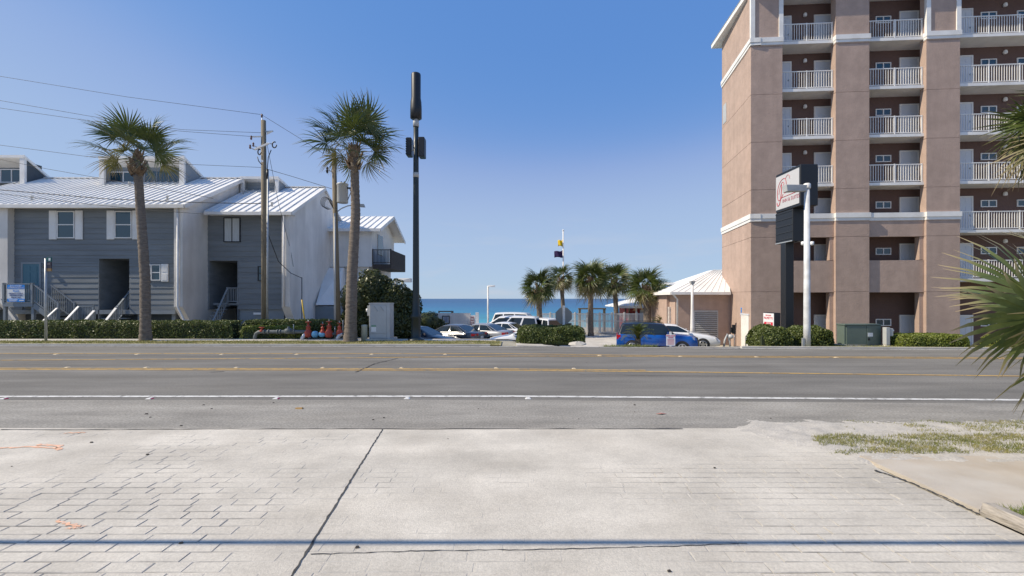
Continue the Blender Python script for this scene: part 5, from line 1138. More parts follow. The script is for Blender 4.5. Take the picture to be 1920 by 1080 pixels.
wire('overhead wire behind the left palm crown, lower of the close pair', [P(-150, 180, Yq), P(0, 202.5, Yq), P(170, 227, Yq), P(340, 246, Yq), P(472, 256, Yq - .15)])
wire('overhead wire crossing low over the grey dormer roofs', [P(-150, 254, Yq), P(0, 272, Yq), P(160, 293, Yq), P(350, 308, Yq), P(491, 314, Yq)])
wire('overhead wire slanting down across the left dormer to roof', [P(-100, 284, Yq), P(0, 299, Yq), P(90, 317, Yq), P(187, 334, Yq), P(400, 372, Yq)])
wire('thick overhead cable crossing the white metal roof', [P(-100, 346, Yq), P(0, 356, Yq), P(200, 373, Yq), P(380, 380, Yq), P(492, 382, Yq)], .022)
wire('thin service cable drooping across roof edge to white wall', [P(-100, 352, Yq), P(0, 363, Yq), P(150, 381, Yq), P(280, 394, Yq), P(393, 402, Yq), P(491, 404, Yq)], .013)
wire('wire descending from utility pole top to the palm', [P(492, 216, Yq), P(560, 258, 25), P(625, 300, Y2)], .011)
wire('lower wire between the two utility poles', [P(497, 316, Yq), P(545, 330, 25.1), P(600, 347, 24.8), P(622, 354, Y2)], .013)
wire('guy wire hanging from the utility pole to white end wall', [P(501, 272, Yq - .2), P(522, 380, 27), P(545, 470, 28.4), P(550, 500, 28.6)], .011)
wire('dark service cable drooping to the white end wall', [P(503, 440, Yq - .1), P(522, 490, 26.5), P(545, 512, 28), P(565, 521, 28.9)], .022)
wz = 5.2; tag(MB().tube([(-40, 4.0 - wz * SUN_H[1] / math.tan(SUN_EL) + .05, wz + .25), (-14, 4.0 - wz * SUN_H[1] / math.tan(SUN_EL), wz), (12, 4.0 - wz * SUN_H[1] / math.tan(SUN_EL) - .05, wz + .1), (30, 4.0 - wz * SUN_H[1] / math.tan(SUN_EL) - .1, wz + .35)], .038, 8).build('overhead_cable', WIRE), 'thick overhead cable whose shadow falls across the brick driveway', 'wire')
# antenna pole
Y = 22.7; t = thing('antenna_pole', 'tall dark green pole with black cylinder antenna on top', 'antenna pole', (PX(780, Y), Y, .05)); X = PX(780, Y); z = lambda y: PZ(y, Y) - .05
MB().lathe((X, Y, .05), [(.42, 0), (.42, .05), (.38, .10), (.28, .14), (.235, .2), (.225, z(597)), (.27, z(596)), (.27, z(592)), (.20, z(588)), (.165, z(560)), (.135, z(300)), (.125, z(228))], 18).build('pole', DARKMET, t)
MB().lathe((X, Y, .05), [(.15, z(238)), (.15, z(228)), (.12, z(226)), (.12, z(223))], 14).build('collar', LGREY, t); MB().lathe((X, Y, .05), [(.2, z(224)), (.285, z(222)), (.285, z(204)), (.27, z(192)), (.235, z(184)), (.235, z(140.5)), (.22, z(138.5))], 20).build('antenna', BLACK, t)
MB().lathe((X, Y, .05), [(.147, z(333)), (.147, z(324))], 16).build('pole_tag', CONC, t)
MB().pbox(784, 256, 795.5, 293, Y - .22, .5).build('radio_unit', BLACK, t, .03); MB().pbox(761, 257, 771, 291, Y - .1, .45).build('radio_unit', BLACK, t, .03); MB().pbox(771, 272, 776, 282, Y, .1).build('bracket', GALV, t)
for i in range(7): MB().pbox(760.4 , 259 + i * 4.6, 762, 261 + i * 4.6, Y - .14, .5).build('cooling_fin', BLACK, t)
# utility cabinet and bollard
Y = 22.6; t = thing('utility_cabinet', 'tall light grey utility cabinet on a concrete pad beside the palm', 'cabinet', (PX(711, Y), Y, .05)); X0, X1, zt = PX(692, Y), PX(731, Y), PZ(570, Y)
MB().box(X0 - .18, X1 + .12, Y - .2, Y + 1.0, 0.0, .17).build('pad', CONC, t, .01); MB().box(X0, X1, Y, Y + .75, .17, zt).build('body', LGREY, t, .01); MB().box(X0 - .02, X1 + .02, Y - .02, Y + .77, zt + .001, zt + .05).build('lid', LGREY, t)
dr = MB().box(X0 + .06, X1 - .17, Y - .025, Y - .001, .42, zt - .07).build('door', LGREY, t, .006); MB().box(X0 + .06, X1 - .17, Y - .03, Y - .002, .2, .40).build('plinth_cover', LGREY, t)
MB().beam(P(701, 574, Y - .04), P(708, 584, Y - .04), .03).build('handle', GALV, dr); MB().beam(P(713, 574, Y - .04), P(719, 583, Y - .04), .03).build('handle', GALV, dr); MB().pbox(696, 610, 705, 622, Y - .04, .012).build('label', SIGNW, dr); MB().pbox(696, 609.5, 705, 613, Y - .045, .008).build('label_band', mat('label_green', (.2, .35, .25), .6), dr)
MB().box(X0 - .12, X0 - .002, Y + .1, Y + .5, PZ(592, Y), PZ(573, Y)).build('side_box', LGREY, t); MB().lathe((X0 - .14, Y + .2, PZ(582, Y)), [(.09, -.05), (.09, .05)], 12, 'x').build('meter', SIGNW, t)
tag(MB().lathe((PX(683, 22.5), 22.5, .04), [(.145, 0), (.145, .74), (.15, .75), (.15, .80), (.1, .82)], 16).build('bollard', mat('bollard_green_grey', (.42, .44, .38), .6)), 'short pale green bollard left of the grey utility cabinet', 'bollard')
# pipe assemblies
Y = 23.35; t = thing('water_meter_pipe', 'dark grey pipe with meter lying before the hedge', 'pipe', (PX(520, Y), Y, .05)); PGR = mat('pipe_grey', (.10, .115, .115), .55, var=.2, scale=10)
zp = PZ(622, Y); pm = MB().tube([P(478, 641, Y), P(478, 632, Y), P(480, 626, Y), P(485, 622.5, Y), P(494, 622, Y), P(574, 622, Y), P(580, 626, Y), P(581, 641, Y)], .09, 12).build('pipe', PGR, t); 
for x in (496, 504, 521, 526, 549, 552): MB().lathe((PX(x, Y), Y, zp), [(.13, -.025), (.13, .025)], 14, 'x').build('flange', PGR, t)
MB().lathe((PX(541, Y), Y, zp - .1), [(.14, 0), (.22, .06), (.22, .2), (.13, .27), (.06, .30), (.06, .37)], 14).build('meter', PGR, t); MB().lathe((PX(491, Y), Y, zp), [(.10, 0), (.12, .06), (.05, .12), (.05, .2), (.13, .21), (.13, .24)], 12).build('valve', REDP, t); MB().tube([P(550.5, 622, Y), P(550.5, 608, Y)], .02, 6).build('vent_pipe', GALV, t)
t = thing('backflow_preventer', 'row of red gate valves with light blue bodies before the hedge', 'pipe valves', (PX(607, Y), Y, .05)); zp = PZ(626, Y)
for x, s_ in ((578, 1.1), (605, .8), (617, 1.15), (636.5, .9)):
    X = PX(x, Y); zz_ = zp if s_ > 1 else zp + .05
    v = MB().lathe((X, Y, zz_ - .16 * s_), [(.10 * s_, 0), (.17 * s_, .05), (.17 * s_, .25 * s_), (.11 * s_, .32 * s_), (.085 * s_, .45 * s_), (.11 * s_, .47 * s_), (.10 * s_, .52 * s_), (.045 * s_, .56 * s_), (.045 * s_, .68 * s_)], 14).build('gate_valve', REDP, t)
    MB().lathe((X, Y, zz_ + .52 * s_), [(.02, 0), (.02, .14)], 8).build('stem', GALV, v); MB().lathe((X, Y, zz_ + .54 * s_), [(.13 * s_, 0), (.13 * s_, .025)], 12).build('handwheel', REDP, v)
for x, r in ((591, .16), (604, .13)): MB().lathe((PX(x, Y), Y - .02, zp - .02), [(.06, -.17), (r, -.1), (r * 1.1, 0), (r, .1), (.06, .17)], 14, 'x').build('check_valve', BLUEP, t)
MB().tube([P(569, 626, Y), P(645, 626, Y)], .07, 10).build('pipe', PGR, t)
for x in (567, 633): MB().tube([P(x, 641, Y - .1), P(x, 634, Y - .1), P(x + 3, 629, Y - .08), P(x + 8, 626, Y)], .105, 10).build('elbow', SILV, t)
for x in (597, 622): MB().tube([P(x, 642, Y), P(x, 628, Y)], .03, 8).build('support', BLACK, t)
for x in (628, 643): MB().tube([P(x, 640, Y + .15), P(x, 600 if x > 630 else 612, Y + .15)], .022, 6).build('riser', GALV, t)
gw = thing('guy_marker', 'yellow guy wire marker leaning before the white end wall', 'marker', tuple(P(574, 628, 26.5))); MB().tube([P(575, 628, 26.5), P(566, 562, 26.5)], .04, 8).build('sleeve', mat('guy_yellow', (.65, .42, .03), .5), gw)

# hotel pylon sign
Xs = 14.25; t = thing('pylon_sign', 'black pylon sign with white inn panel in red script lettering', 'sign', (14.5, 24, -.6))
MB().box(Xs + .02, Xs + .89, 22.5, 24.6, PZ(385, 22.5), PZ(307.5, 22.5)).build('cabinet', BLACK, t, .02)
zs0, zs1 = PZ(383, 22.5) + .08, PZ(313, 22.5); pn = MB().box(Xs, Xs + .018, 22.58, 24.56, zs0, zs1).build('panel', mat('faded_sign_face', (.50, .50, .51), .5), t)
MB().box(Xs + .06, Xs + .72, 23.2, 24.7, PZ(452, 23.2), PZ(385, 22.5) - .004).build('reader_board', BLACK, t, .02)
for i in range(5): zz_ = lerp(PZ(450, 23.2) + .12, PZ(385, 22.5) - .1, i / 4); MB().box(Xs + .03, Xs + .058, 23.22, 24.68, zz_ - .015, zz_ + .015).build('letter_rail', mat('rail_dark', (.03, .03, .032), .4), t)
MB().box(Xs + .03, Xs + .058, 23.22, 24.68, PZ(452, 23.2) - .0, PZ(452, 23.2) + .05).build('trim', GALV, t)
MB().box(14.28, 14.72, 23.75, 24.2, -.7, PZ(452, 23.2) + .02).build('pole', BLACK, t, .02)
def sM(y, z): return frameM((Xs - .006, y, z), (0, -1, 0), (0, 0, 1))
text('lettering', 'almetto', .42, sM(23.24, lerp(zs0, zs1, .50)), SIGNR, pn, shear=.35, xs=.9); text('lettering', 'INN & SUITES', .26, sM(23.25, lerp(zs0, zs1, .21)), mat('sign_dusty_red', (.36, .10, .14), .5), pn, xs=.92)
def sp(u, v): return (Xs - .012, lerp(24.5, 22.64, u), lerp(zs0, zs1, v))     # u from far end, v upward
def swash(pts, r):
    P_ = [Vector(sp(*q)) for q in pts]; out = []
    for i in range(len(P_) - 1):
        p0, p1_, p2, p3 = P_[max(0, i - 1)], P_[i], P_[i + 1], P_[min(len(P_) - 1, i + 2)]
        for k in range(6):
            s_ = k / 6; out.append(.5 * ((2 * p1_) + (p2 - p0) * s_ + (2 * p0 - 5 * p1_ + 4 * p2 - p3) * s_ ** 2 + (3 * p1_ - p0 - 3 * p2 + p3) * s_ ** 3))
    out.append(P_[-1]); MB().tube(out, r, 5).build('swash', SIGNR, pn)
swash([(.32, .42), (.22, .30), (.10, .28), (.05, .42), (.07, .62), (.17, .80), (.33, .88), (.43, .84), (.47, .70), (.42, .58), (.30, .56)], .012)
swash([(.26, .72), (.24, .5), (.20, .28), (.14, .14), (.06, .12), (.03, .22)], .018); swash([(.12, .45), (.18, .66), (.28, .78), (.36, .74), (.34, .62)], .01); swash([(.42, .84), (.52, .93), (.60, .90), (.62, .80)], .008); swash([(.24, .33), (.5, .335), (.92, .345)], .012)
for dx in (.35, .8): MB().lathe((14.3 + dx, 22.9, PZ(460, 22.9)), [(.05, 0), (.09, .05), (.09, .18), (.03, .2)], 10).build('flood_lamp', SIGNW, t); MB().tube([(14.3 + dx, 22.9, PZ(460, 22.9) + .19), (14.5, 23.3, PZ(455, 23.2) + .08)], .02, 6).build('lamp_stem', BLACK, t)
# small arrow sign
t = thing('direction_sign', 'small white box sign with red arrow above the round hedge', 'sign', (12.4, 21.9, .0)); Xs2 = 12.33
MB().box(Xs2 + .012, Xs2 + .30, 21.4, 22.35, PZ(614, 21.9), PZ(586, 21.9)).build('cabinet', BLACK, t, .01); za, zb_ = PZ(612.5, 21.4), PZ(588, 21.4); fc = MB().box(Xs2, Xs2 + .01, 21.43, 22.32, za, zb_).build('face', SIGNW, t)
M2 = lambda y, z: frameM((Xs2 - .006, y, z), (0, -1, 0), (0, 0, 1))
text('lettering', 'PALMETTO', .17, M2(21.88, lerp(za, zb_, .62)), SIGNR, fc, xs=.9); text('lettering', 'INN & SUITES', .08, M2(21.88, lerp(za, zb_, .84)), SIGNR, fc)
ar = [(.06, .2), (.16, .36), (.16, .32), (.92, .32), (.92, .08), (.16, .08), (.16, .04)]
MB().prism([(Xs2 - .003, lerp(22.32, 21.43, u), lerp(za, zb_, v)) for u, v in ar], (-.004, 0, 0)).build('arrow', SIGNR, fc); text('lettering', 'ENTER', .13, frameM((Xs2 - .012, 21.84, lerp(za, zb_, .2)), (0, -1, 0), (0, 0, 1)), SIGNW, fc)
MB().box(Xs2 + .08, Xs2 + .2, 21.8, 21.95, -.05, PZ(614, 21.9)).build('post', BLACK, t)
# street lamp by the kerb
Y = 20.25; t = thing('street_lamp', 'tall white street lamp with box head crossing the pylon sign', 'street lamp', (PX(1513, Y), Y, 0)); X = PX(1513, Y)
MB().lathe((X, Y, -.02), [(.145, 0), (.14, 1.0), (.11, PZ(352, Y))], 16).build('post', mat('worn_white_post', (.62, .63, .64), .55, var=.06, scale=3, dirt=.4, dscale=2.5), t); MB().lathe((X, Y, PZ(354, Y)), [(.14, 0), (.15, .05), (.15, .2), (.1, .24)], 14).build('cap', WHITE, t)
a, b = PX(1470, Y), PX(1511, Y); z1 = PZ(347.5, Y); MB().hexa([(a + .05, Y - .16, z1 - .30), (b, Y - .1, z1 - .27), (b, Y + .1, z1 - .27), (a + .05, Y + .16, z1 - .30)], [(a, Y - .18, z1), (b, Y - .13, z1), (b, Y + .13, z1), (a, Y + .18, z1)]).build('lamp_head', LGREY, t, .015)
MB().box(PX(1503.5, Y) - .03, PX(1505, Y) + .03, Y - .1, Y - .02, -.02, .40).build('conduit_box', GALV, t)
# padmount transformer and pedestal
Y = 20.9; t = thing('pad_transformer', 'dark green metal transformer box standing before the hotel pier', 'transformer', (PX(1618, Y), Y, -.05)); X0, X1, z1 = PX(1583, Y), PX(1653, Y), PZ(608.5, Y)
MB().box(X0 - .05, X1 + .05, Y - .05, Y + .62, -.15, .03).build('pad', CONC, t); MB().box(X0 + .03, X1, Y + .03, Y + .52, .03, z1 - .04).build('body', GREENB, t); MB().box(X0, X1 + .01, Y - .03, Y + .55, z1 - .038, z1 + .02).build('lid', GREENB, t, .008)
md = lerp(X0, X1, .6)
for q0, q1 in ((X0 + .10, md - .008), (md + .008, X1 - .03)): d1 = MB().box(q0, q1, Y - .005, Y + .028, .05, z1 - .06).build('door', GREENB, t, .005)
MB().box(md + .05, md + .28, Y - .012, Y - .006, PZ(631, Y), PZ(624, Y)).build('label', SIGNW, t); MB().box(md + .06, md + .13, Y - .04, Y - .006, PZ(638, Y), PZ(634, Y)).build('latch', BLACK, t)
Y = 20.5; t = thing('meter_pedestal', 'narrow grey electric meter pedestal right of the green transformer', 'meter', (PX(1667, Y), Y, 0)); MB().pbox(1662, 614, 1669, 646, Y, .22).build('column', LGREY, t, .006); MB().pbox(1669.3, 616, 1675, 630, Y + .02, .2).build('meter_box', LGREY, t, .006); MB().lathe((PX(1677, Y), Y + .1, PZ(620, Y)), [(.05, -.04), (.05, .03)], 10, 'x').build('meter', SIGNW, t)
MB().hexa([(PX(1662, Y) - .03, Y - .02, -.05), (PX(1671, Y) + .03, Y - .02, -.05), (PX(1671, Y) + .03, Y + .25, -.05), (PX(1662, Y) - .03, Y + .25, -.05)], [(PX(1663, Y), Y + .01, PZ(646, Y)), (PX(1668, Y), Y + .01, PZ(646, Y)), (PX(1668, Y), Y + .2, PZ(646, Y)), (PX(1663, Y), Y + .2, PZ(646, Y))]).build('foot', CONC, t)
# tow away sign
Y = 21.0; t = thing('warning_sign', 'small white sign with red lettering before the blue car', 'sign', (PX(1257.5, Y), Y, .0)); MB().box(PX(1256, Y), PX(1259.5, Y), Y + .01, Y + .05, -.1, PZ(622, Y)).build('post', WHITE, t); pn = MB().pbox(1249.5, 627, 1266, 648, Y - .01, .018).build('panel', SIGNW, t)
for tx, y, s_ in (('TOW AWAY', 629.6, .085), ('ZONE', 633, .085)): text('lettering', tx, s_, fl(1257.7, y, Y - .014), SIGNR, pn)
for i in range(5): MB().pbox(1251.5, 636 + i * 2.2, 1264, 637 + i * 2.2, Y - .014, .004).build('text_line', mat('pale_red_ink', (.6, .2, .2), .6), pn)
# gas meter and wall boxes beside the hotel
t = thing('gas_meter', 'grey gas meter with pipes against the brown hotel corner', 'meter', (PX(1366, 27.4), 27.4, -.97)); Yg = 27.4
MB().tube([P(1357, 652, Yg), P(1359, 638, Yg), P(1363, 627, Yg), P(1368, 640, Yg), P(1369, 653, Yg)], .06, 8).build('pipe', LGREY, t); MB().lathe(P(1370, 631, Yg), [(.06, -.14), (.15, -.08), (.16, 0), (.13, .1), (.06, .13)], 12).build('regulator', LGREY, t); MB().pbox(1374.5, 609, 1379, 626, Yg, .15).build('box', BLACK, t); MB().pbox(1370.5, 614, 1373, 624, Yg, .12).build('box', BLACK, t)
MB().tube([P(1377, 626, Yg + .05), P(1376.5, 656, Yg + .05)], .03, 6).build('post', GALV, t); MB().lathe(P(1383, 650, Yg - .3), [(.14, -.2), (.2, -.05), (.22, .0), (.18, .02)], 10).build('bucket', BLACK, t)

# ------------------------------------------------------------------ cars
CGL = mat('car_glass', (.012, .018, .02), .05, spec=.8); RIM = mat('alloy', (.45, .45, .46), .3, metal=.8); PLAST = mat('black_plastic', (.02, .02, .021), .55); HL = mat('headlamp', (.55, .57, .6), .08, spec=.9); TL = mat('tail_lamp', (.38, .01, .015), .2); PLATE = mat('plate', (.6, .6, .58), .5)
SH = {
 'sedan': dict(top=[(0, .60), (.012, .665), (.05, .70), (.16, .715), (.3, .69), (.68, .665), (.74, .645), (.88, .575), (.965, .50), (1, .40)], belt=(.115, .735), roof=(.29, .53), hwb=.90, hwr=.66),
 'suv': dict(top=[(0, .52), (.01, .60), (.03, .635), (.3, .635), (.70, .63), (.76, .615), (.93, .585), (.985, .54), (1, .44)], belt=(.012, .735), roof=(.07, .60), hwb=.92, hwr=.76),
 'van': dict(top=[(0, .50), (.01, .57), (.03, .60), (.3, .60), (.74, .575), (.80, .555), (.93, .50), (.98, .45), (1, .38)], belt=(.012, .82), roof=(.05, .58), hwb=.93, hwr=.76),
}
def car(label, kind, paint, L, Wd, Ht, loc, heading, extra=None, roofm=None, lower=None):
    S = SH[kind]; t = thing('car', label, 'car', loc, heading, 'parked cars'); hw = Wd / 2; topf = pw(S['top'])
    ns = 40; V = []; Q = []; K = 13
    whl = .345 if kind != 'sedan' else .335; xf, xr = L * .5 - L * .19, -L * .5 + L * .20
    for i in range(ns + 1):
        s = i / ns; s = .5 - .5 * math.cos(math.pi * s) if i not in (0, ns) else s
        x = (s - .5) * L; zt = topf(s) * Ht; w = hw * (1 - .16 * max(0, (s - .86) / .14) ** 2.2 - .12 * max(0, (.10 - s) / .10) ** 2); zb = .20 + .10 * max(0, (s - .93) / .07) + .12 * max(0, (.05 - s) / .05)
        half = [(0, zb), (w * .80, zb), (w * .96, zb + .08), (w, lerp(zb, zt, .45)), (w * .985, lerp(zb, zt, .74)), (w * .94, zt - .045), (w * .84, zt - .005)]
        ring_ = half + [(0, zt + .012)] + [(-a, b) for a, b in half[:0:-1]]
        V += [(x, a, b) for a, b in ring_]
    K = len(V) // (ns + 1)
    for i in range(ns):
        for j in range(K): Q.append((i * K + j, i * K + (j + 1) % K, (i + 1) * K + (j + 1) % K, (i + 1) * K + j))
    b = MB(); b.add(V, Q, True); b.f += [tuple(range(K - 1, -1, -1)), tuple(ns * K + j for j in range(K))]; b.sm += [False, False]
    body = b.build('body', paint, t, local=True)
    xb0, xb1 = [(q - .5) * L for q in S['belt']]; xr0, xr1 = [(q - .5) * L for q in S['roof']]; zb0_, zb1_ = topf(S['belt'][0]) * Ht - .03, topf(S['belt'][1]) * Ht - .02
    wb, wr = hw * S['hwb'], hw * S['hwr']
    B = lambda sg: [Vector((xb0, sg * wb * .93, zb0_)), Vector((xb1, sg * wb * .95, zb1_))]; T = lambda sg: [Vector((xr0, sg * wr * .95, Ht - .045)), Vector((xr1, sg * wr * .97, Ht - .03))]
    # smooth cabin loft
    cv = []; cq = []; nn = 12
    for i in range(nn + 1):
        u = i / nn; bx = lerp(xb0, xb1, u); zb = lerp(zb0_, zb1_, u); rx = lerp(xr0, xr1, u); zr = Ht - .035 - .05 * abs(2 * u - 1) ** 2
        wbb = wb * (1 - .06 * abs(2 * u - 1) ** 3); wrr = wr * (1 - .05 * abs(2 * u - 1) ** 3)
        cv += [(bx, -wbb, zb), (lerp(bx, rx, .93), -lerp(wbb, wrr, .93), lerp(zb, zr, .93)), (rx, -wrr * .86, zr + .015), (rx, 0, zr + .04), (rx, wrr * .86, zr + .015), (lerp(bx, rx, .93), lerp(wbb, wrr, .93), lerp(zb, zr, .93)), (bx, wbb, zb)]
    for i in range(nn):
        for j in range(6): cq.append((i * 7 + j, (i + 1) * 7 + j, (i + 1) * 7 + j + 1, i * 7 + j + 1))
    cb = MB(); cb.add(cv, cq, True); cb.f += [tuple(range(6, -1, -1))[::-1], tuple(nn * 7 + j for j in range(7))[::-1]]; cb.sm += [False, False]; cb.build('cabin', roofm or paint, t, local=True)
    for sg in (-1, 1):
        pil = {'sedan': [(.03, .10, 0), (.13, .45, 1), (.49, .93, 1)], 'suv': [(.03, .26, 1), (.30, .60, 1), (.63, .95, 1)], 'van': [(.03, .30, 1), (.34, .62, 1), (.66, .95, 1)]}[kind]
        for u0, u1, full in pil:
            def pt(u, v):
                wbb = wb * (1 - .06 * abs(2 * u - 1) ** 3); wrr = wr * (1 - .05 * abs(2 * u - 1) ** 3)
                zb = lerp(zb0_, zb1_, u); zr = Ht - .035 - .05 * abs(2 * u - 1) ** 2
                return Vector((lerp(lerp(xb0, xb1, u), lerp(xr0, xr1, u), v), sg * (lerp(wbb, wrr, v) + .006), lerp(zb, zr, v)))
            m = MB(); ks = 6; o_ = Vector((0, sg * .006, .002)); lo_ = [pt(lerp(u0, u1, i / ks), .14) + o_ for i in range(ks + 1)]; hi_ = [pt(lerp(u0, u1, i / ks), .86) + o_ for i in range(ks + 1)]
            for a_, b_ in ((0, 0),):
                m.add(lo_ + hi_, [(i, i + 1, ks + 2 + i, ks + 1 + i) for i in range(ks)])
            m.build('side_window', CGL, t, local=True)
    for e, (xb, xr_, zb) in enumerate(((xb0, xr0, zb0_), (xb1, xr1, zb1_))):
        zr = Ht - .085; dx = -.008 if e == 0 else .008
        def pe(f, v): return Vector((lerp(xb, xr_, v) + dx, f * lerp(wb * .94 * .93, wr * .95 * .90, v), lerp(zb, zr, v) + .006))
        q = [pe(-1, .08), pe(1, .08), pe(1, .90), pe(-1, .90)]; MB().prism(q, (-dx * 1.5, 0, -.004)).build('rear_window' if e == 0 else 'windscreen', CGL, t, local=True)
    for x in (xf, xr):
        for sg in (-1, 1):
            MB().lathe((x, sg * (hw - .055) - (0 if sg > 0 else 0), whl), [(whl * 1.13, -.06), (whl * 1.13, .06)], 22, 'y').build('wheel_arch', PLAST, t, local=True)
            wl__ = MB().lathe((x, sg * (hw - .075), whl), [(whl * .62, -.1), (whl * .93, -.1), (whl, -.07), (whl, .07), (whl * .93, .1), (whl * .62, .1)], 24, 'y').build('tyre', RUB, t, local=True)
            MB().lathe((x, sg * (hw - .075), whl), [(whl * .60, -.09), (whl * .60, .085)], 20, 'y').build('rim_barrel', PLAST, wl__, local=True)
            sp_ = MB()
            for k in range(5): a = k * 1.2566 + .3; sp_.beam((x, sg * (hw + .018), whl), (x + math.cos(a) * whl * .62, sg * (hw + .018), whl + math.sin(a) * whl * .62), .09, .03, up=(0, 1, 0))
            sp_.lathe((x, sg * (hw + .02), whl), [(.06, -.02), (.06, .02)], 12, 'y'); sp_.tube([(x + math.cos(a) * whl * .63, sg * (hw + .016), whl + math.sin(a) * whl * .63) for a in [i * math.pi / 10 for i in range(21)]], .028, 6); sp_.build('spokes', RIM, wl__, local=True)
    zf = topf(.97) * Ht
    for sg in (-1, 1):
        MB().hexa([(L * .5 - .22, sg * hw * .82 - .16, zf - .14), (L * .5 - .06, sg * hw * .66 - .13, zf - .15), (L * .5 - .06, sg * hw * .66 + .13, zf - .15), (L * .5 - .22, sg * hw * .82 + .15, zf - .14)], [(L * .5 - .30, sg * hw * .80 - .15, zf + .02), (L * .5 - .13, sg * hw * .66 - .13, zf - .01), (L * .5 - .13, sg * hw * .66 + .13, zf - .01), (L * .5 - .30, sg * hw * .80 + .15, zf + .02)]).build('headlight', HL, t, local=True)
        zr_ = topf(.02) * Ht; hgt = .17 if kind == 'sedan' else .28
        MB().hexa([(-L * .5 - .012, sg * hw * .68 - .2, zr_ - hgt), (-L * .5 + .20, sg * hw * .68 - .2, zr_ - hgt), (-L * .5 + .22, sg * hw * .68 + .26, zr_ - hgt), (-L * .5 + .02, sg * hw * .68 + .2, zr_ - hgt)] if sg > 0 else [(-L * .5 + .02, sg * hw * .68 - .2, zr_ - hgt), (-L * .5 + .22, sg * hw * .68 - .26, zr_ - hgt), (-L * .5 + .2, sg * hw * .68 + .2, zr_ - hgt), (-L * .5 - .012, sg * hw * .68 + .2, zr_ - hgt)],
                  [(-L * .5 - .012, sg * hw * .68 - .2, zr_ - .03), (-L * .5 + .20, sg * hw * .68 - .2, zr_ - .03), (-L * .5 + .22, sg * hw * .68 + .25, zr_ - .03), (-L * .5 + .02, sg * hw * .68 + .2, zr_ - .03)] if sg > 0 else [(-L * .5 + .02, sg * hw * .68 - .2, zr_ - .03), (-L * .5 + .22, sg * hw * .68 - .25, zr_ - .03), (-L * .5 + .2, sg * hw * .68 + .2, zr_ - .03), (-L * .5 - .012, sg * hw * .68 + .2, zr_ - .03)]).build('tail_light', TL, t, local=True)
        xm = xb1 - .42; m = MB(); m.hexa([(xm - .06, sg * (wb + .02) - .02, zb1_ + .06), (xm + .1, sg * (wb + .02) - .02, zb1_ + .06), (xm + .06, sg * (wb + .2) + .02, zb1_ + .06), (xm - .06, sg * (wb + .2) + .02, zb1_ + .06)][::(1 if sg > 0 else -1)], [(xm - .06, sg * (wb + .02) - .02, zb1_ + .2), (xm + .06, sg * (wb + .02) - .02, zb1_ + .2), (xm + .03, sg * (wb + .2), zb1_ + .2), (xm - .06, sg * (wb + .2), zb1_ + .2)][::(1 if sg > 0 else -1)]); m.build('mirror', paint, t, local=True, bev=.01)
        for xd in (lerp(xb0, xb1, .12), lerp(xb0, xb1, .46), lerp(xb0, xb1, .90)): MB().box(xd - .006, xd + .006, sg * (hw - .02), sg * (hw + .001), .40, topf(.5) * Ht - .24).build('door_gap', PLAST, t, local=True)
        for xd in (lerp(xb0, xb1, .17), lerp(xb0, xb1, .51)): MB().box(xd, xd + .19, sg * (hw - .01), sg * (hw + .02), topf(.5) * Ht - .19, topf(.5) * Ht - .15).build('door_handle', paint, t, local=True)
    MB().box(L * .5 - .08, L * .5 + .006, -hw * .42, hw * .42, zf - .26, zf - .06).build('grille', PLAST, t, local=True); MB().box(L * .5 - .10, L * .5 - .012 + .016, -hw * .62, hw * .62, .27, .40).build('lower_grille', PLAST, t, local=True)
    MB().box(-L * .5 - .016, -L * .5 + .05, -.16, .16, .62, .77).build('licence_plate', PLATE, t, local=True); MB().box(-L * .5 - .012, -L * .5 + .1, -hw * .72, hw * .72, .30, .44).build('rear_bumper', PLAST, t, local=True)
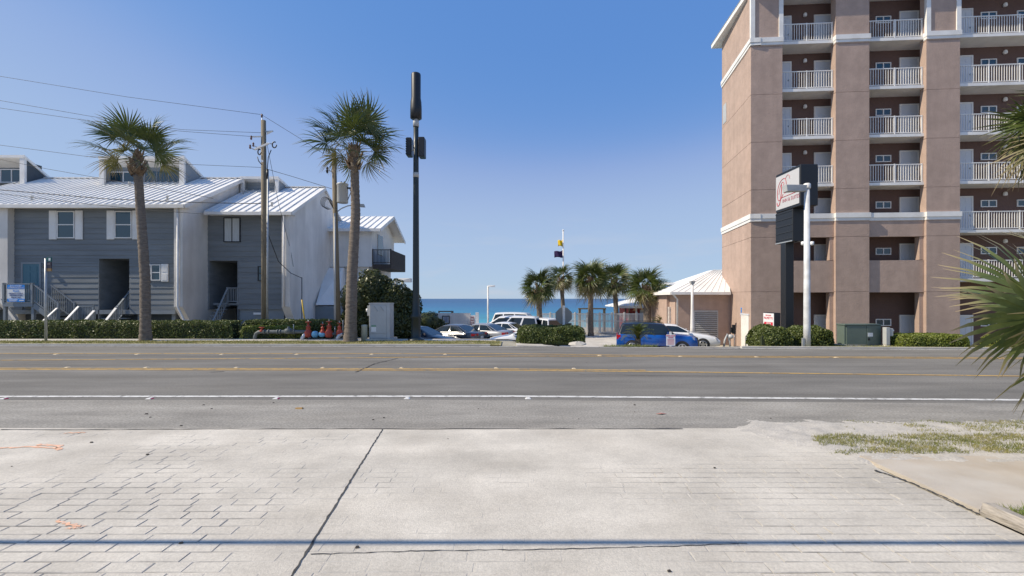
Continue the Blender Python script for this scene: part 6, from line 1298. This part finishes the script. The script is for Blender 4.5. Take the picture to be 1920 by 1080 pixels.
    if lower:
        for sg in (-1, 1): MB().box(xr + whl * 1.1, xf - whl * 1.1, sg * (hw - .02), sg * (hw + .012), .24, .42).build('sill_cladding', PLAST, t, local=True)
        for sg in (-1, 1): MB().tube([(xr0 + .1, sg * wr * .9, Ht - .01), (xr0 + .2, sg * wr * .9, Ht + .04), (xr1 - .3, sg * wr * .9, Ht + .05), (xr1 - .15, sg * wr * .9, Ht)], .018, 6).build('roof_rail', PLAST, t, local=True)
        MB().box(L * .5 - .12, L * .5 + .012, -hw * .80, hw * .80, zf - .24, zf - .02).build('grille_panel', PLAST, t, local=True)
    return t
def paint(name, c, metal=0.0): return mat(name, c, .28, metal=metal, coat=.8, spec=.5)
PW = paint('white_car_paint', (.72, .72, .72)); PS = paint('silver_car_paint', (.30, .305, .315), .2); PGY = paint('grey_car_paint', (.085, .09, .105), .2); PN = paint('navy_car_paint', (.012, .018, .035)); PB = paint('blue_car_paint', (.004, .075, .33), .1)
car('blue compact sport utility car with black roof behind the small palm', 'suv', PB, 4.3, 1.86, 1.68, (PX(1229, 25.9), 25.9, -.88), R(-14), roofm=paint('black_roof', (.012, .013, .016)), lower=True)
car('white muscle sedan parked beside the blue car before the garage', 'sedan', PW, 5.05, 1.90, 1.50, (9.95, 28.0, -.88), R(-16))
car('dark navy sedan half hidden behind the antenna pole', 'sedan', PN, 4.6, 1.82, 1.45, (PX(790, 26.6), 26.6, -.88), R(-18))
car('dark grey sedan with red tail lamp, right of the navy sedan', 'sedan', PGY, 4.65, 1.82, 1.44, (PX(845, 28.8), 28.8, -.88), R(152))
car('silver sedan parked between the grey and small white sedans', 'sedan', PS, 4.7, 1.82, 1.46, (PX(897, 29.4), 29.6, -.88), R(154))
car('small white sedan behind the silver sedan, rear window showing', 'sedan', PW, 4.4, 1.78, 1.44, (PX(938, 31.5), 31.5, -.88), R(156))
car('white sedan with its hood showing left of the stop sign hedge', 'sedan', PW, 4.8, 1.84, 1.46, (PX(990, 26.2), 26.2, -.88), R(174))
car('white minivan with dark tinted windows parked behind the sedans', 'van', PW, 5.1, 1.98, 1.78, (PX(950, 34.0), 34.0, -.88), R(168))
car('tall white utility vehicle at the back of the lot, left of palms', 'suv', PW, 4.8, 1.9, 1.95, (PX(979, 36.2), 36.6, -.88), R(-14))
car('white hatchback with red lamps at the far end of the lot', 'suv', PW, 4.2, 1.8, 1.62, (PX(1015, 34.6), 34.3, -.88), R(120))
